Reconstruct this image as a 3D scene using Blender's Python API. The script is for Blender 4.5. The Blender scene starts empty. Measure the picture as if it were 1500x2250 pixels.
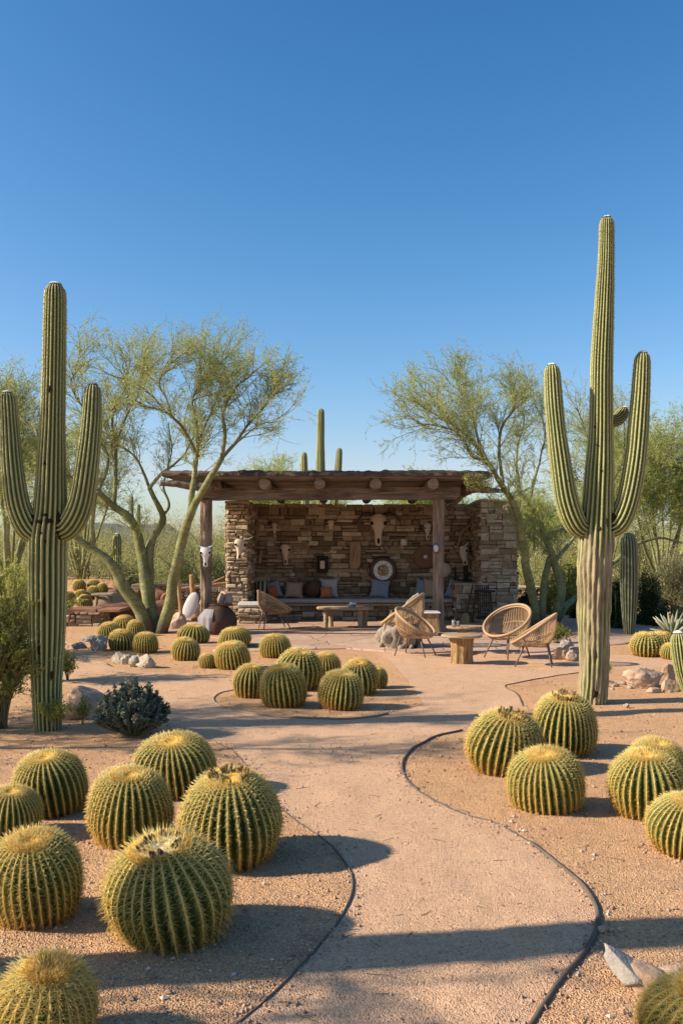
import bpy, math, random
import numpy as np
from mathutils import Vector, Matrix, noise as mnoise
from mathutils.geometry import delaunay_2d_cdt

R = math.radians
sc = bpy.context.scene
C = sc.collection
# ------------------------------------------------------------------ camera
H_EYE = 1.7; FPX = 2000.0; HZ = 1215.0
cam = bpy.data.objects.new('camera', bpy.data.cameras.new('camera'))
C.objects.link(cam); sc.camera = cam
cam.location = (0, 0, H_EYE); cam.rotation_euler = (R(90), 0, 0)
cam.data.sensor_fit = 'VERTICAL'; cam.data.sensor_height = 36; cam.data.lens = 36*FPX/2250
cam.data.shift_y = (HZ-1125)/2250
cam.data.clip_start = .05; cam.data.clip_end = 8000
# ------------------------------------------------------------------ light
SUN_EL = 31.0; SUN_AZ = 9.0         # azimuth off the -x axis, towards the viewer
SUN = Vector((-math.cos(R(SUN_AZ))*math.cos(R(SUN_EL)), -math.sin(R(SUN_AZ))*math.cos(R(SUN_EL)), math.sin(R(SUN_EL))))
w = bpy.data.worlds.new('World'); sc.world = w; w.use_nodes = True
nt = w.node_tree; bg = nt.nodes['Background']
sky = nt.nodes.new('ShaderNodeTexSky'); sky.sky_type = 'NISHITA'; sky.sun_disc = False
sky.sun_elevation = R(SUN_EL); sky.sun_rotation = math.atan2(SUN.x, SUN.y)
sky.altitude = 0; sky.air_density = 1.1; sky.dust_density = 1.0; sky.ozone_density = 4
EXPO = 0.75
# the daylight sky, with its contrast and tint graded per channel to the deep clear blue of the place
sx_ = nt.nodes.new('ShaderNodeSeparateColor'); cx_ = nt.nodes.new('ShaderNodeCombineColor'); nt.links.new(sky.outputs[0], sx_.inputs[0])
for ch, g_, k_ in ((0, 2.004, 6.882), (1, 1.335, 2.392), (2, 1.196, 2.087)):
    m1 = nt.nodes.new('ShaderNodeMath'); m1.operation = 'POWER'; m1.inputs[1].default_value = g_; nt.links.new(sx_.outputs[ch], m1.inputs[0])
    m2 = nt.nodes.new('ShaderNodeMath'); m2.operation = 'MULTIPLY'; m2.inputs[1].default_value = k_*.1**g_/(2**EXPO*.1); nt.links.new(m1.outputs[0], m2.inputs[0])
    m3 = nt.nodes.new('ShaderNodeMath'); m3.operation = 'MINIMUM'; m3.inputs[1].default_value = (3.7, 4.55, 5.45)[ch]; nt.links.new(m2.outputs[0], m3.inputs[0]); nt.links.new(m3.outputs[0], cx_.inputs[ch])
nt.links.new(cx_.outputs[0], bg.inputs[0]); bg.inputs[1].default_value = 0.1
sl = bpy.data.lights.new('sun', 'SUN'); sl.energy = 5.0; sl.angle = R(.53); sl.color = (1, .85, .66)
so = bpy.data.objects.new('sun', sl); C.objects.link(so)
so.rotation_euler = SUN.to_track_quat('Z', 'Y').to_euler(); so.location = (-20, -2, 15)
sc.view_settings.view_transform = 'Standard'; sc.view_settings.look = 'None'
sc.view_settings.exposure = EXPO; sc.view_settings.gamma = 1
sc.cycles.max_bounces = 8; sc.cycles.transparent_max_bounces = 8

rng = np.random.default_rng(7)
random.seed(7)

# ------------------------------------------------------------------ helpers
def W(px, py, Y=None):
    """photo pixel at depth Y (or on the ground) -> world point"""
    if Y is None: Y = FPX*H_EYE/(py-HZ)
    return np.array([(px-750)/FPX*Y, Y, H_EYE-(py-HZ)/FPX*Y])

def tag(o, label=None, cat=None, group=None, kind=None):
    if label: o['label'] = label
    if cat: o['category'] = cat
    if group: o['group'] = group
    if kind: o['kind'] = kind
    return o

def empty(name, loc, rz=0):
    o = bpy.data.objects.new(name, None); C.objects.link(o)
    o.location = [float(v) for v in loc]; o.rotation_euler = (0, 0, rz); o.empty_display_size = .2
    return o

def hash3(ix, iy, iz, seed):
    h = (ix.astype(np.int64)*374761393 + iy.astype(np.int64)*668265263 + iz.astype(np.int64)*2147483647 + seed*1274126177) & 0xffffffff
    h = ((h ^ (h >> 13))*1274126177) & 0xffffffff
    h = ((h ^ (h >> 16))*2246822519) & 0xffffffff
    return (h & 0xffff)/32767.5-1

def vnoise(p, scale=1.0, seed=0, octaves=1):
    p = np.asarray(p, float)*scale; out = np.zeros(len(p)); amp = 1
    for o in range(octaves):
        q = p*(2**o)+o*17.3; i = np.floor(q); f = q-i; f = f*f*(3-2*f)
        r = 0
        for dx in (0, 1):
            for dy in (0, 1):
                for dz in (0, 1):
                    wgt = (f[:, 0] if dx else 1-f[:, 0])*(f[:, 1] if dy else 1-f[:, 1])*(f[:, 2] if dz else 1-f[:, 2])
                    r = r + wgt*hash3(i[:, 0]+dx, i[:, 1]+dy, i[:, 2]+dz, seed+o)
        out += amp*r; amp *= .5
    return out

class MB:
    def __init__(s): s.v = []; s.f = []; s.a = []; s.n = 0
    def add(s, v, faces, attr=0.0):
        """faces: list of index arrays (m,3) or (m,4)"""
        v = np.asarray(v, float).reshape(-1, 3)
        s.v.append(v)
        for f in faces:
            f = np.asarray(f, int)
            if len(f): s.f.append(f+s.n)
        a = np.broadcast_to(np.asarray(attr, float), (len(v),)) if np.ndim(attr) <= 1 else attr
        s.a.append(a); s.n += len(v); return s
    def build(s, name, mat, parent=None, smooth=True, origin=None):
        v = np.concatenate(s.v)
        if origin is None: origin = parent.location if parent is not None and parent.parent is None else (0, 0, 0)
        if parent is not None and parent.parent is not None: origin = parent.parent.location
        v = v-np.array(origin, float)
        me = bpy.data.meshes.new(name)
        me.vertices.add(len(v)); me.vertices.foreach_set('co', v.astype(np.float32).ravel())
        loops = np.concatenate([f.ravel() for f in s.f])
        tot = np.concatenate([np.full(len(f), f.shape[1]) for f in s.f])
        start = np.concatenate([[0], np.cumsum(tot)[:-1]])
        me.loops.add(len(loops)); me.loops.foreach_set('vertex_index', loops.astype(np.int32))
        me.polygons.add(len(tot)); me.polygons.foreach_set('loop_start', start.astype(np.int32))
        try: me.polygons.foreach_set('loop_total', tot.astype(np.int32))
        except Exception: pass
        me.polygons.foreach_set('use_smooth', np.full(len(tot), smooth))
        at = me.attributes.new('v', 'FLOAT', 'POINT'); at.data.foreach_set('value', np.concatenate(s.a).astype(np.float32))
        me.update(calc_edges=True); me.validate()
        if isinstance(mat, str): mat = M[mat]
        me.materials.append(mat)
        o = bpy.data.objects.new(name, me); C.objects.link(o)
        if parent is not None: o.parent = parent
        elif any(abs(x) > 1e-9 for x in origin): o.location = [float(x) for x in origin]
        return o

def grid_faces(nu, nv, close=True):
    """rings nu (along), nv around"""
    i = np.arange(nu-1)[:, None]; j = np.arange(nv if close else nv-1)[None, :]
    a = i*nv+j; b = i*nv+(j+1) % nv
    return np.stack([a, b, b+nv, a+nv], -1).reshape(-1, 4)

def catmull(pts, n=8):
    p = np.asarray(pts, float); p = np.vstack([2*p[0]-p[1], p, 2*p[-1]-p[-2]]); out = []
    for i in range(1, len(p)-2):
        t = np.linspace(0, 1, n, endpoint=False)[:, None]
        out.append(.5*((2*p[i])+(-p[i-1]+p[i+1])*t+(2*p[i-1]-5*p[i]+4*p[i+1]-p[i+2])*t*t+(-p[i-1]+3*p[i]-3*p[i+1]+p[i+2])*t**3))
    out.append(p[-2][None]); return np.vstack(out)

def frames(p):
    t = np.gradient(p, axis=0); t /= np.linalg.norm(t, axis=1)[:, None]+1e-12
    ref = np.array([0, 1, 0.]) if abs(t[0][1]) < .8 else np.array([1., 0, 0])
    U = np.zeros_like(p); V = np.zeros_like(p)
    for i in range(len(p)):
        u = ref-t[i]*ref.dot(t[i]); u /= np.linalg.norm(u)+1e-12; U[i] = u; V[i] = np.cross(t[i], u); ref = u
    return t, U, V

def tube(mb, p, r, ns=8, attr=0.0, cap=True, wob=0.0, seed=0, sq=None):
    p = np.asarray(p, float); n = len(p); r = np.broadcast_to(np.asarray(r, float), (n,)).copy()
    t, U, V = frames(p)
    th = np.linspace(0, 2*np.pi, ns, endpoint=False)
    cu, cv = np.cos(th), np.sin(th)
    if sq: cu = np.sign(cu)*abs(cu)**sq; cv = np.sign(cv)*abs(cv)**sq
    v = p[:, None]+r[:, None, None]*(cu[None, :, None]*U[:, None]+cv[None, :, None]*V[:, None])
    v = v.reshape(-1, 3)
    if wob:
        nz = vnoise(v, 1/max(.02, r.mean()*1.2), seed, 2)
        c = np.repeat(p, ns, 0); v = c+(v-c)*(1+wob*nz)[:, None]
    fs = [grid_faces(n, ns)]
    if cap:
        v = np.vstack([v, p[0]-t[0]*r[0]*.15, p[-1]+t[-1]*r[-1]*.3])
        k = n*ns; j = np.arange(ns)
        fs.append(np.stack([np.full(ns, k), (j+1) % ns, j], 1)); b = (n-1)*ns
        fs.append(np.stack([np.full(ns, k+1), b+j, b+(j+1) % ns], 1))
        if np.ndim(attr) == 1 and len(attr) == n: attr = np.concatenate([np.repeat(attr, ns), [attr[0], attr[-1]]])
    elif np.ndim(attr) == 1 and len(attr) == n: attr = np.repeat(attr, ns)
    mb.add(v, fs, attr)

def tubes_batch(mb, P, r0, r1, ns=3, attr=0.0):
    """P (M,k,3) polylines; r0,r1 scalars or (M,)"""
    M_, k, _ = P.shape
    t = np.gradient(P, axis=1); t /= np.linalg.norm(t, axis=2)[..., None]+1e-12
    ref = rng.normal(size=(M_, 1, 3)); u = ref-(ref*t).sum(2)[..., None]*t; u /= np.linalg.norm(u, axis=2)[..., None]+1e-12
    vv = np.cross(t, u)
    r0 = np.broadcast_to(r0, (M_,)); r1 = np.broadcast_to(r1, (M_,))
    rr = r0[:, None]+(r1-r0)[:, None]*np.linspace(0, 1, k)[None]
    th = np.linspace(0, 2*np.pi, ns, endpoint=False)
    v = P[:, :, None]+rr[..., None, None]*(np.cos(th)[None, None, :, None]*u[:, :, None]+np.sin(th)[None, None, :, None]*vv[:, :, None])
    g = grid_faces(k, ns)
    f = (np.arange(M_)*k*ns)[:, None, None]+g[None]
    a = np.broadcast_to(np.asarray(attr, float).reshape(-1, 1) if np.ndim(attr) else attr, (M_, k*ns)).ravel()
    mb.add(v.reshape(-1, 3), [f.reshape(-1, 4)], a)

def leaves(mb, c, size, attr=0.0, aspect=.45, up=0.0, dirs=None):
    N = len(c); size = np.broadcast_to(size, (N,))
    d = rng.normal(size=(N, 3)) if dirs is None else dirs+rng.normal(size=(N, 3))*.35
    d[:, 2] += up; d /= np.linalg.norm(d, axis=1)[:, None]
    e = rng.normal(size=(N, 3)); e -= (e*d).sum(1)[:, None]*d; e /= np.linalg.norm(e, axis=1)[:, None]
    s = size[:, None]
    v = np.stack([c, c+d*s*.5+e*s*aspect*.5, c+d*s, c+d*s*.5-e*s*aspect*.5], 1).reshape(-1, 3)
    f = np.arange(N*4).reshape(-1, 4)
    mb.add(v, [f], np.repeat(np.broadcast_to(attr, (N,)), 4))

def spines(mb, base, d, L, rad, droop=0.0, attr=0.0, dro=None):
    """curved tapered needles, 3-sided"""
    N = len(base); L = np.broadcast_to(L, (N,))[:, None]
    d = d/np.linalg.norm(d, axis=1)[:, None]
    mid = base+d*L*.55; tip = base+d*L
    bend = np.array([0, 0, -1.]) if dro is None else dro
    tip = tip+bend*L*droop
    u = np.cross(d, np.array([.31, .52, .79])); u /= np.linalg.norm(u, axis=1)[:, None]+1e-9; v = np.cross(d, u)
    rad = np.broadcast_to(rad, (N,))[:, None]
    ring = []
    for c, k in ((base, 1.0), (mid, .75)):
        for a in (0, 2.094, 4.189): ring.append(c+rad*k*(math.cos(a)*u+math.sin(a)*v))
    ring.append(tip)
    V = np.stack(ring, 1).reshape(-1, 3)
    q = np.array([[0, 1, 4, 3], [1, 2, 5, 4], [2, 0, 3, 5]]); t3 = np.array([[3, 4, 6], [4, 5, 6], [5, 3, 6]])
    o = (np.arange(N)*7)[:, None, None]
    mb.add(V, [(o+q).reshape(-1, 4), (o+t3).reshape(-1, 3)], np.repeat(np.broadcast_to(attr, (N,)), 7))

def box(mb, c, s, rz=0.0, attr=0.0, bev=0.0, jit=0.0, tilt=None):
    """box with chamfered edges (24 verts) centred at c"""
    hx, hy, hz = s[0]/2, s[1]/2, s[2]/2; b = min(bev, hx*.9, hy*.9, hz*.9) if bev else min(hx, hy, hz)*.04
    v = []
    idx = {}
    for sx in (-1, 1):
        for sy in (-1, 1):
            for sz in (-1, 1):
                jx = [random.uniform(-jit, jit) for _ in range(3)]
                for ax in range(3):
                    p = [sx*hx, sy*hy, sz*hz]
                    for k in range(3):
                        if k != ax: p[k] -= (sx, sy, sz)[k]*b
                    idx[(sx, sy, sz, ax)] = len(v); v.append([p[k]+jx[k] for k in range(3)])
    q = []; t = []
    for ax in range(3):
        o = [k for k in range(3) if k != ax]
        for s_ in (-1, 1):
            f = []
            for a_, b_ in ((-1, -1), (1, -1), (1, 1), (-1, 1)):
                k = [0, 0, 0]; k[ax] = s_; k[o[0]] = a_; k[o[1]] = b_; f.append(idx[(k[0], k[1], k[2], ax)])
            if (s_ > 0) == (ax == 1): f.reverse()
            q.append(f)
        # edges parallel to ax
        for a_ in (-1, 1):
            for b_ in (-1, 1):
                k0 = [0, 0, 0]; k0[o[0]] = a_; k0[o[1]] = b_; k0[ax] = -1; k1 = list(k0); k1[ax] = 1
                f = [idx[(*k0, o[0])], idx[(*k1, o[0])], idx[(*k1, o[1])], idx[(*k0, o[1])]]
                if (a_*b_ > 0) != (ax == 1): f.reverse()
                q.append(f)
    for sx in (-1, 1):
        for sy in (-1, 1):
            for sz in (-1, 1):
                f = [idx[(sx, sy, sz, a)] for a in range(3)]
                if sx*sy*sz < 0: f.reverse()
                t.append(f)
    v = np.array(v)
    if tilt is not None: v = v@np.array(tilt.to_3x3().transposed())
    cz, sz_ = math.cos(rz), math.sin(rz)
    v = np.stack([v[:, 0]*cz-v[:, 1]*sz_, v[:, 0]*sz_+v[:, 1]*cz, v[:, 2]], 1)+np.array(c)
    mb.add(v, [np.array(q), np.array(t)], attr)

def lathe(mb, prof, c=(0, 0, 0), ns=24, attr=0.0, T=None):
    p = np.array(prof, float); th = np.linspace(0, 2*np.pi, ns, endpoint=False)
    v = np.stack([p[:, 0][:, None]*np.cos(th), p[:, 0][:, None]*np.sin(th), np.repeat(p[:, 1][:, None], ns, 1)], -1).reshape(-1, 3)
    if T is not None: v = v@np.array(T.to_3x3().transposed())
    a = np.repeat(attr, ns) if np.ndim(attr) == 1 else attr
    mb.add(v+np.array(c), [grid_faces(len(p), ns)], a)

_ico = {}
def ico(sub):
    if sub not in _ico:
        import bmesh
        b = bmesh.new(); bmesh.ops.create_icosphere(b, subdivisions=sub, radius=1)
        _ico[sub] = (np.array([v.co[:] for v in b.verts]), np.array([[v.index for v in f.verts] for f in b.faces])); b.free()
    return _ico[sub]

def rock(mb, c, s, seed=0, cuts=9, rough=.06, sub=4, attr=0.0, rz=0.0, sink=.2):
    v, f = ico(sub); v = v.copy(); r = np.random.default_rng(seed)
    for _ in range(cuts):
        n = r.normal(size=3); n /= np.linalg.norm(n); d = r.uniform(.55, .85)
        over = v@n-d; m = over > 0; v[m] -= np.outer(over[m], n)*.92
    v = v*(1+.12*vnoise(v, 1.6, seed, 2)[:, None])
    v = v*(1+rough*vnoise(v, 6, seed+3, 3)[:, None])
    v = v*np.array(s); cz, sz_ = math.cos(rz), math.sin(rz)
    v = np.stack([v[:, 0]*cz-v[:, 1]*sz_, v[:, 0]*sz_+v[:, 1]*cz, v[:, 2]], 1)
    mb.add(v+np.array(c)+np.array([0, 0, s[2]*(1-2*sink)*.6]), [f], attr)

# ------------------------------------------------------------------ materials
M = {}
class NT:
    def __init__(s, name):
        s.m = bpy.data.materials.new(name); s.m.use_nodes = True; s.t = s.m.node_tree; s.b = s.t.nodes['Principled BSDF']
        s.out = s.t.nodes['Material Output']
    def n(s, typ, **kw):
        x = s.t.nodes.new(typ)
        for k, v in kw.items():
            if k.startswith('i_'): x.inputs[k[2:].replace('_', ' ')].default_value = v
            else: setattr(x, k, v)
        return x
    def l(s, a, b): s.t.links.new(a, b)
    def coord(s, scale=(1, 1, 1), rot=(0, 0, 0), kind='Object'):
        tc = s.n('ShaderNodeTexCoord'); mp = s.n('ShaderNodeMapping'); mp.inputs['Scale'].default_value = scale; mp.inputs['Rotation'].default_value = rot
        s.l(tc.outputs[kind], mp.inputs[0]); return mp.outputs[0]
    def geo(s, scale=(1, 1, 1)):
        g = s.n('ShaderNodeNewGeometry'); mp = s.n('ShaderNodeMapping'); mp.inputs['Scale'].default_value = scale
        s.l(g.outputs['Position'], mp.inputs[0]); return mp.outputs[0]
    def noise(s, vec, scale, detail=4, rough=.55, dist=0):
        x = s.n('ShaderNodeTexNoise'); x.inputs['Scale'].default_value = scale; x.inputs['Detail'].default_value = detail
        x.inputs['Roughness'].default_value = rough; x.inputs['Distortion'].default_value = dist
        if vec is not None: s.l(vec, x.inputs['Vector'])
        return x.outputs['Fac']
    def ramp(s, fac, stops, mode='LINEAR'):
        x = s.n('ShaderNodeValToRGB'); cr = x.color_ramp; cr.interpolation = mode
        while len(cr.elements) < len(stops): cr.elements.new(.5)
        for e, (p, c) in zip(cr.elements, stops):
            e.position = p; e.color = (*c, 1) if len(c) == 3 else c
        s.l(fac, x.inputs[0]); return x.outputs[0]
    def mix(s, fac, a, b, mode='MIX'):
        x = s.n('ShaderNodeMix', data_type='RGBA', blend_type=mode)
        for sock, val in ((x.inputs['Factor'], fac), (x.inputs['A'], a), (x.inputs['B'], b)):
            pass
        def put(i, val):
            if isinstance(val, (int, float)): x.inputs[i].default_value = val
            elif isinstance(val, tuple): x.inputs[i].default_value = (*val, 1)
            else: s.l(val, x.inputs[i])
        put(0, fac); put(6, a); put(7, b); return x.outputs[2]
    def math(s, op, a, b=None, c=None):
        x = s.n('ShaderNodeMath', operation=op)
        for i, v in enumerate((a, b, c)):
            if v is None: continue
            if isinstance(v, (int, float)): x.inputs[i].default_value = v
            else: s.l(v, x.inputs[i])
        return x.outputs[0]
    def attr(s, name='v'):
        x = s.n('ShaderNodeAttribute', attribute_name=name); return x.outputs['Fac']
    def col(s, c):
        if isinstance(c, tuple): s.b.inputs['Base Color'].default_value = (*c, 1)
        else: s.l(c, s.b.inputs['Base Color'])
    def bump(s, h, strength=.5, dist=.01, normal=None):
        x = s.n('ShaderNodeBump'); x.inputs['Strength'].default_value = strength; x.inputs['Distance'].default_value = dist
        s.l(h, x.inputs['Height'])
        if normal is not None: s.l(normal, x.inputs['Normal'])
        s.l(x.outputs[0], s.b.inputs['Normal']); return x.outputs[0]
    def done(s, rough=.8, spec=.3, key=None, transl=0.0, tcol=None):
        s.b.inputs['Roughness'].default_value = rough
        s.b.inputs['Specular IOR Level'].default_value = spec
        if transl:
            tr = s.n('ShaderNodeBsdfTranslucent'); mx = s.n('ShaderNodeMixShader'); mx.inputs[0].default_value = transl
            src = s.b.inputs['Base Color'].links[0].from_socket if s.b.inputs['Base Color'].links else None
            if src: s.l(src, tr.inputs[0])
            else: tr.inputs[0].default_value = s.b.inputs['Base Color'].default_value
            s.l(s.b.outputs[0], mx.inputs[1]); s.l(tr.outputs[0], mx.inputs[2]); s.l(mx.outputs[0], s.out.inputs[0])
        M[s.m.name] = s.m; return s.m

def sand(name, c0, c1, c2, grain, bumpd, dark=(.16, .10, .07)):
    n = NT(name); g = n.geo()
    big = n.noise(g, .55, 4, .6); med = n.noise(g, 4.5, 5, .65); fine = n.noise(g, 60, 3, .7)
    c = n.ramp(n.math('ADD', n.math('MULTIPLY', big, .6), n.math('MULTIPLY', n.noise(n.geo((1, 2.2, 1)), 2.1, 5, .65), .4)), [(.36, c0), (.5, c1), (.64, c2)])
    c = n.mix(n.ramp(med, [(.35, (0, 0, 0)), (.7, (1, 1, 1))]), c, tuple(x*1.12 for x in c1))
    c = n.mix(n.ramp(fine, [(.3, (.55,)*3), (.5, (0,)*3)]), c, tuple(x*.62 for x in c0))
    vo = n.n('ShaderNodeTexVoronoi', feature='F1'); vo.inputs['Scale'].default_value = grain; n.l(g, vo.inputs['Vector'])
    vo.inputs['Randomness'].default_value = 1
    grit = n.ramp(vo.outputs['Distance'], [(.0, (1, 1, 1)), (.6, (0, 0, 0))])
    tone = n.n('ShaderNodeSeparateColor'); n.l(vo.outputs['Color'], tone.inputs[0])
    c = n.mix(n.math('MULTIPLY', n.ramp(tone.outputs[0], [(.0, (0,)*3), (1, (1,)*3)]), .38), c, tuple(x*.55 for x in c1))
    c = n.mix(n.math('MULTIPLY', n.ramp(tone.outputs[1], [(.82, (0,)*3), (.9, (1,)*3)]), .35), c, tuple(min(1, x*1.35) for x in c2))
    # scattered litter and tiny dark specks
    sp = n.n('ShaderNodeTexVoronoi'); sp.inputs['Scale'].default_value = 9; n.l(g, sp.inputs['Vector'])
    speck = n.ramp(sp.outputs['Distance'], [(.04, (1,)*3), (.09, (0,)*3)])
    c = n.mix(n.math('MULTIPLY', speck, .5), c, dark)
    s2 = n.n('ShaderNodeTexVoronoi'); s2.inputs['Scale'].default_value = 26; n.l(g, s2.inputs['Vector']); t2 = n.n('ShaderNodeSeparateColor'); n.l(s2.outputs['Color'], t2.inputs[0])
    pit = n.math('MULTIPLY', n.ramp(s2.outputs['Distance'], [(.10, (1,)*3), (.24, (0,)*3)]), n.ramp(t2.outputs[0], [(.45, (0,)*3), (.6, (1,)*3)]))
    c = n.mix(n.math('MULTIPLY', pit, .45), c, tuple(x*.4 for x in c0))
    n.col(c)
    h = n.math('ADD', n.math('SUBTRACT', n.math('MULTIPLY', grit, .9), pit), n.math('ADD', n.math('MULTIPLY', med, 2.2), n.math('MULTIPLY', fine, .9)))
    n.bump(h, .9, bumpd); return n.done(.95, .12)
sand('ground_sand', (.48, .27, .145), (.60, .36, .195), (.68, .43, .245), 95, .011)
sand('path_sand', (.53, .325, .195), (.61, .39, .245), (.68, .455, .295), 120, .006)

n = NT('flagstone'); g = n.geo((1, .62, 1))
vo = n.n('ShaderNodeTexVoronoi', feature='DISTANCE_TO_EDGE'); vo.inputs['Scale'].default_value = 1.5
dg = n.noise(g, 2.2, 3); mp = n.n('ShaderNodeVectorMath', operation='ADD'); n.l(g, mp.inputs[0])
cx = n.n('ShaderNodeCombineXYZ'); n.l(n.math('MULTIPLY', dg, .35), cx.inputs[0]); n.l(n.math('MULTIPLY', dg, .3), cx.inputs[1]); n.l(cx.outputs[0], mp.inputs[1])
n.l(mp.outputs[0], vo.inputs['Vector'])
v2 = n.n('ShaderNodeTexVoronoi'); v2.inputs['Scale'].default_value = 1.5; n.l(mp.outputs[0], v2.inputs['Vector'])
sp = n.n('ShaderNodeSeparateColor'); n.l(v2.outputs['Color'], sp.inputs[0])
c = n.ramp(sp.outputs[0], [(0, (.42, .27, .19)), (.5, (.47, .32, .235)), (1, (.51, .37, .28))])
c = n.mix(n.ramp(n.noise(g, 6, 5), [(.35, (0,)*3), (.7, (.6,)*3)]), c, (.36, .24, .18))
e = n.ramp(vo.outputs['Distance'], [(.005, (.75,)*3), (.03, (0,)*3)])
n.col(n.mix(e, c, (.27, .17, .12)))
n.bump(n.math('SUBTRACT', n.math('MULTIPLY', n.noise(g, 25, 5), .4), e), .8, .015); n.done(.9, .2)

def wood(name, c0, c1, c2, axis='Z', scale=5, bumpd=.012):
    n = NT(name); st = {'X': (.12, 1, 1), 'Y': (1, .12, 1), 'Z': (1, 1, .12)}[axis]
    g = n.geo(st); g2 = n.geo(tuple(a*.4 if a < 1 else a for a in st))
    f = n.noise(g, scale*3, 6, .65, .6); b = n.noise(g2, scale*8, 4, .7); l = n.noise(n.geo(), 1.7, 3)
    c = n.ramp(f, [(.3, c0), (.5, c1), (.72, c2)])
    c = n.mix(n.ramp(b, [(.36, (.8,)*3), (.48, (0,)*3)]), c, tuple(x*.3 for x in c0))
    c = n.mix(n.ramp(l, [(.4, (0,)*3), (.7, (.5,)*3)]), c, c2)
    n.col(c); n.bump(n.math('ADD', f, n.math('MULTIPLY', b, 1.2)), .9, bumpd); return n.done(.85, .2)
wood('post_wood', (.12, .085, .06), (.25, .18, .13), (.39, .30, .23), 'Z', 5, .02)
wood('beam_wood', (.08, .06, .046), (.165, .128, .10), (.30, .245, .20), 'X', 5, .018)
wood('viga_wood', (.09, .066, .05), (.17, .13, .10), (.28, .225, .18), 'Y', 5, .018)
wood('roof_top_wood', (.06, .04, .03), (.15, .105, .08), (.26, .195, .155), 'X', 9, .05)
wood('log_end_wood', (.17, .12, .08), (.30, .22, .15), (.44, .34, .25), 'X', 12, .03)
wood('pale_wood', (.22, .14, .085), (.34, .225, .14), (.45, .32, .21), 'Z', 6, .006)
wood('table_wood', (.22, .15, .09), (.36, .26, .16), (.46, .35, .23), 'X', 6, .006)
wood('stump_wood', (.20, .115, .05), (.34, .21, .10), (.48, .33, .17), 'Z', 7, .02)
wood('drift_wood', (.15, .12, .09), (.34, .28, .22), (.50, .43, .35), 'Z', 10, .02)
wood('dark_wood', (.02, .014, .011), (.045, .03, .023), (.08, .055, .042), 'Z', 6, .008)
wood('log_wood', (.11, .05, .03), (.20, .10, .06), (.30, .17, .11), 'X', 5, .02)

def stone(name, stops, sc=9, bumpd=.012, tint=.5, rough=.9):
    n = NT(name); a = n.attr(); g = n.geo()
    c = n.ramp(a, stops); f = n.noise(g, sc, 6, .65); f2 = n.noise(g, sc*6, 4, .7)
    c = n.mix(n.ramp(f, [(.3, (tint,)*3), (.6, (0,)*3)]), c, tuple(x*.5 for x in stops[0][1]))
    c = n.mix(n.ramp(f2, [(.5, (0,)*3), (.8, (.45,)*3)]), c, stops[-1][1])
    n.col(c); n.bump(n.math('ADD', f, n.math('MULTIPLY', f2, .5)), 1, bumpd); return n.done(rough, .2)
stone('wall_stone', [(0, (.17, .118, .072)), (.3, (.30, .22, .145)), (.6, (.43, .33, .225)), (.85, (.56, .44, .315)), (1, (.68, .56, .42))], 10, .03)
stone('mortar', [(0, (.07, .045, .03)), (1, (.12, .08, .055))], 14, .03)
stone('boulder_tan', [(0, (.42, .28, .19)), (1, (.55, .40, .29))], 4, .02)
stone('boulder_grey', [(0, (.26, .23, .2)), (1, (.42, .38, .34))], 5, .02)
stone('boulder_pale', [(0, (.32, .27, .21)), (1, (.48, .42, .34))], 7, .025)
stone('pebble', [(0, (.25, .14, .09)), (.5, (.42, .265, .175)), (.9, (.56, .4, .29)), (1, (.66, .56, .46))], 60, .002, .3)
stone('red_stone', [(0, (.20, .095, .055)), (1, (.36, .2, .13))], 8, .03)
stone('hill_rock', [(0, (.10, .12, .14)), (1, (.16, .18, .2))], .02, .5)

def plain(name, c, rough=.6, spec=.3, c2=None, sc=20, bd=.002, metal=0):
    n = NT(name); g = n.geo(); f = n.noise(g, sc, 4, .6)
    n.col(n.mix(f, c, c2 or tuple(x*.7 for x in c))); n.bump(f, .6, bd); n.b.inputs['Metallic'].default_value = metal
    return n.done(rough, spec)
plain('edging_black', (.05, .045, .04), .75, .3, (.20, .15, .11), 5)
plain('edging_rust', (.33, .24, .17), .8, .2, (.22, .16, .12), 4)
plain('bone', (.66, .60, .50), .7, .3, (.52, .44, .34), 14, .004)
plain('bone_tan', (.68, .56, .43), .7, .3, (.56, .44, .33), 14, .004)
plain('bone_white', (.80, .78, .76), .65, .3, (.66, .63, .6), 14, .004)
plain('horn', (.035, .026, .02), .5, .4, (.07, .05, .04), 10)
plain('socket', (.025, .018, .014), .9, .1)
plain('rattan', (.46, .31, .175), .65, .35, (.34, .22, .12), 30, .003)
plain('rattan_weave', (.20, .125, .07), .75, .25, (.12, .075, .04), 45, .004)
plain('leg_metal', (.10, .07, .05), .5, .5, (.16, .11, .08), 20)
plain('cushion_grey', (.50, .49, .48), .95, .1, (.40, .40, .40), 60, .003)
plain('cushion_blue', (.28, .33, .40), .95, .1, (.2, .24, .3), 60, .003)
plain('cushion_tan', (.46, .36, .26), .95, .1, (.36, .27, .19), 60, .003)
plain('cushion_red', (.36, .10, .05), .95, .1, (.5, .22, .10), 40, .003)
plain('cushion_dark', (.07, .055, .045), .95, .1, (.04, .03, .026), 40, .003)
plain('pot_black', (.03, .026, .024), .75, .3, (.12, .06, .035), 4, .012)
plain('rusty_iron', (.13, .055, .03), .85, .3, (.05, .03, .022), 7, .01)
plain('cloth_grey', (.30, .29, .31), .9, .1, (.22, .21, .23), 30, .003)
plain('sunlit_seat_white', (.72, .71, .68), .5, .4, (.6, .57, .52), 12, .002)  # white of the added box top, standing in for sunlight on the seat
plain('silver', (.6, .62, .66), .35, .5, (.4, .42, .45), 40, .003, .6)
plain('clock_rim', (.05, .022, .016), .45, .5, (.09, .04, .03), 10)
plain('brown_disc', (.20, .115, .06), .7, .3, (.13, .07, .04), 12, .005)
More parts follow.
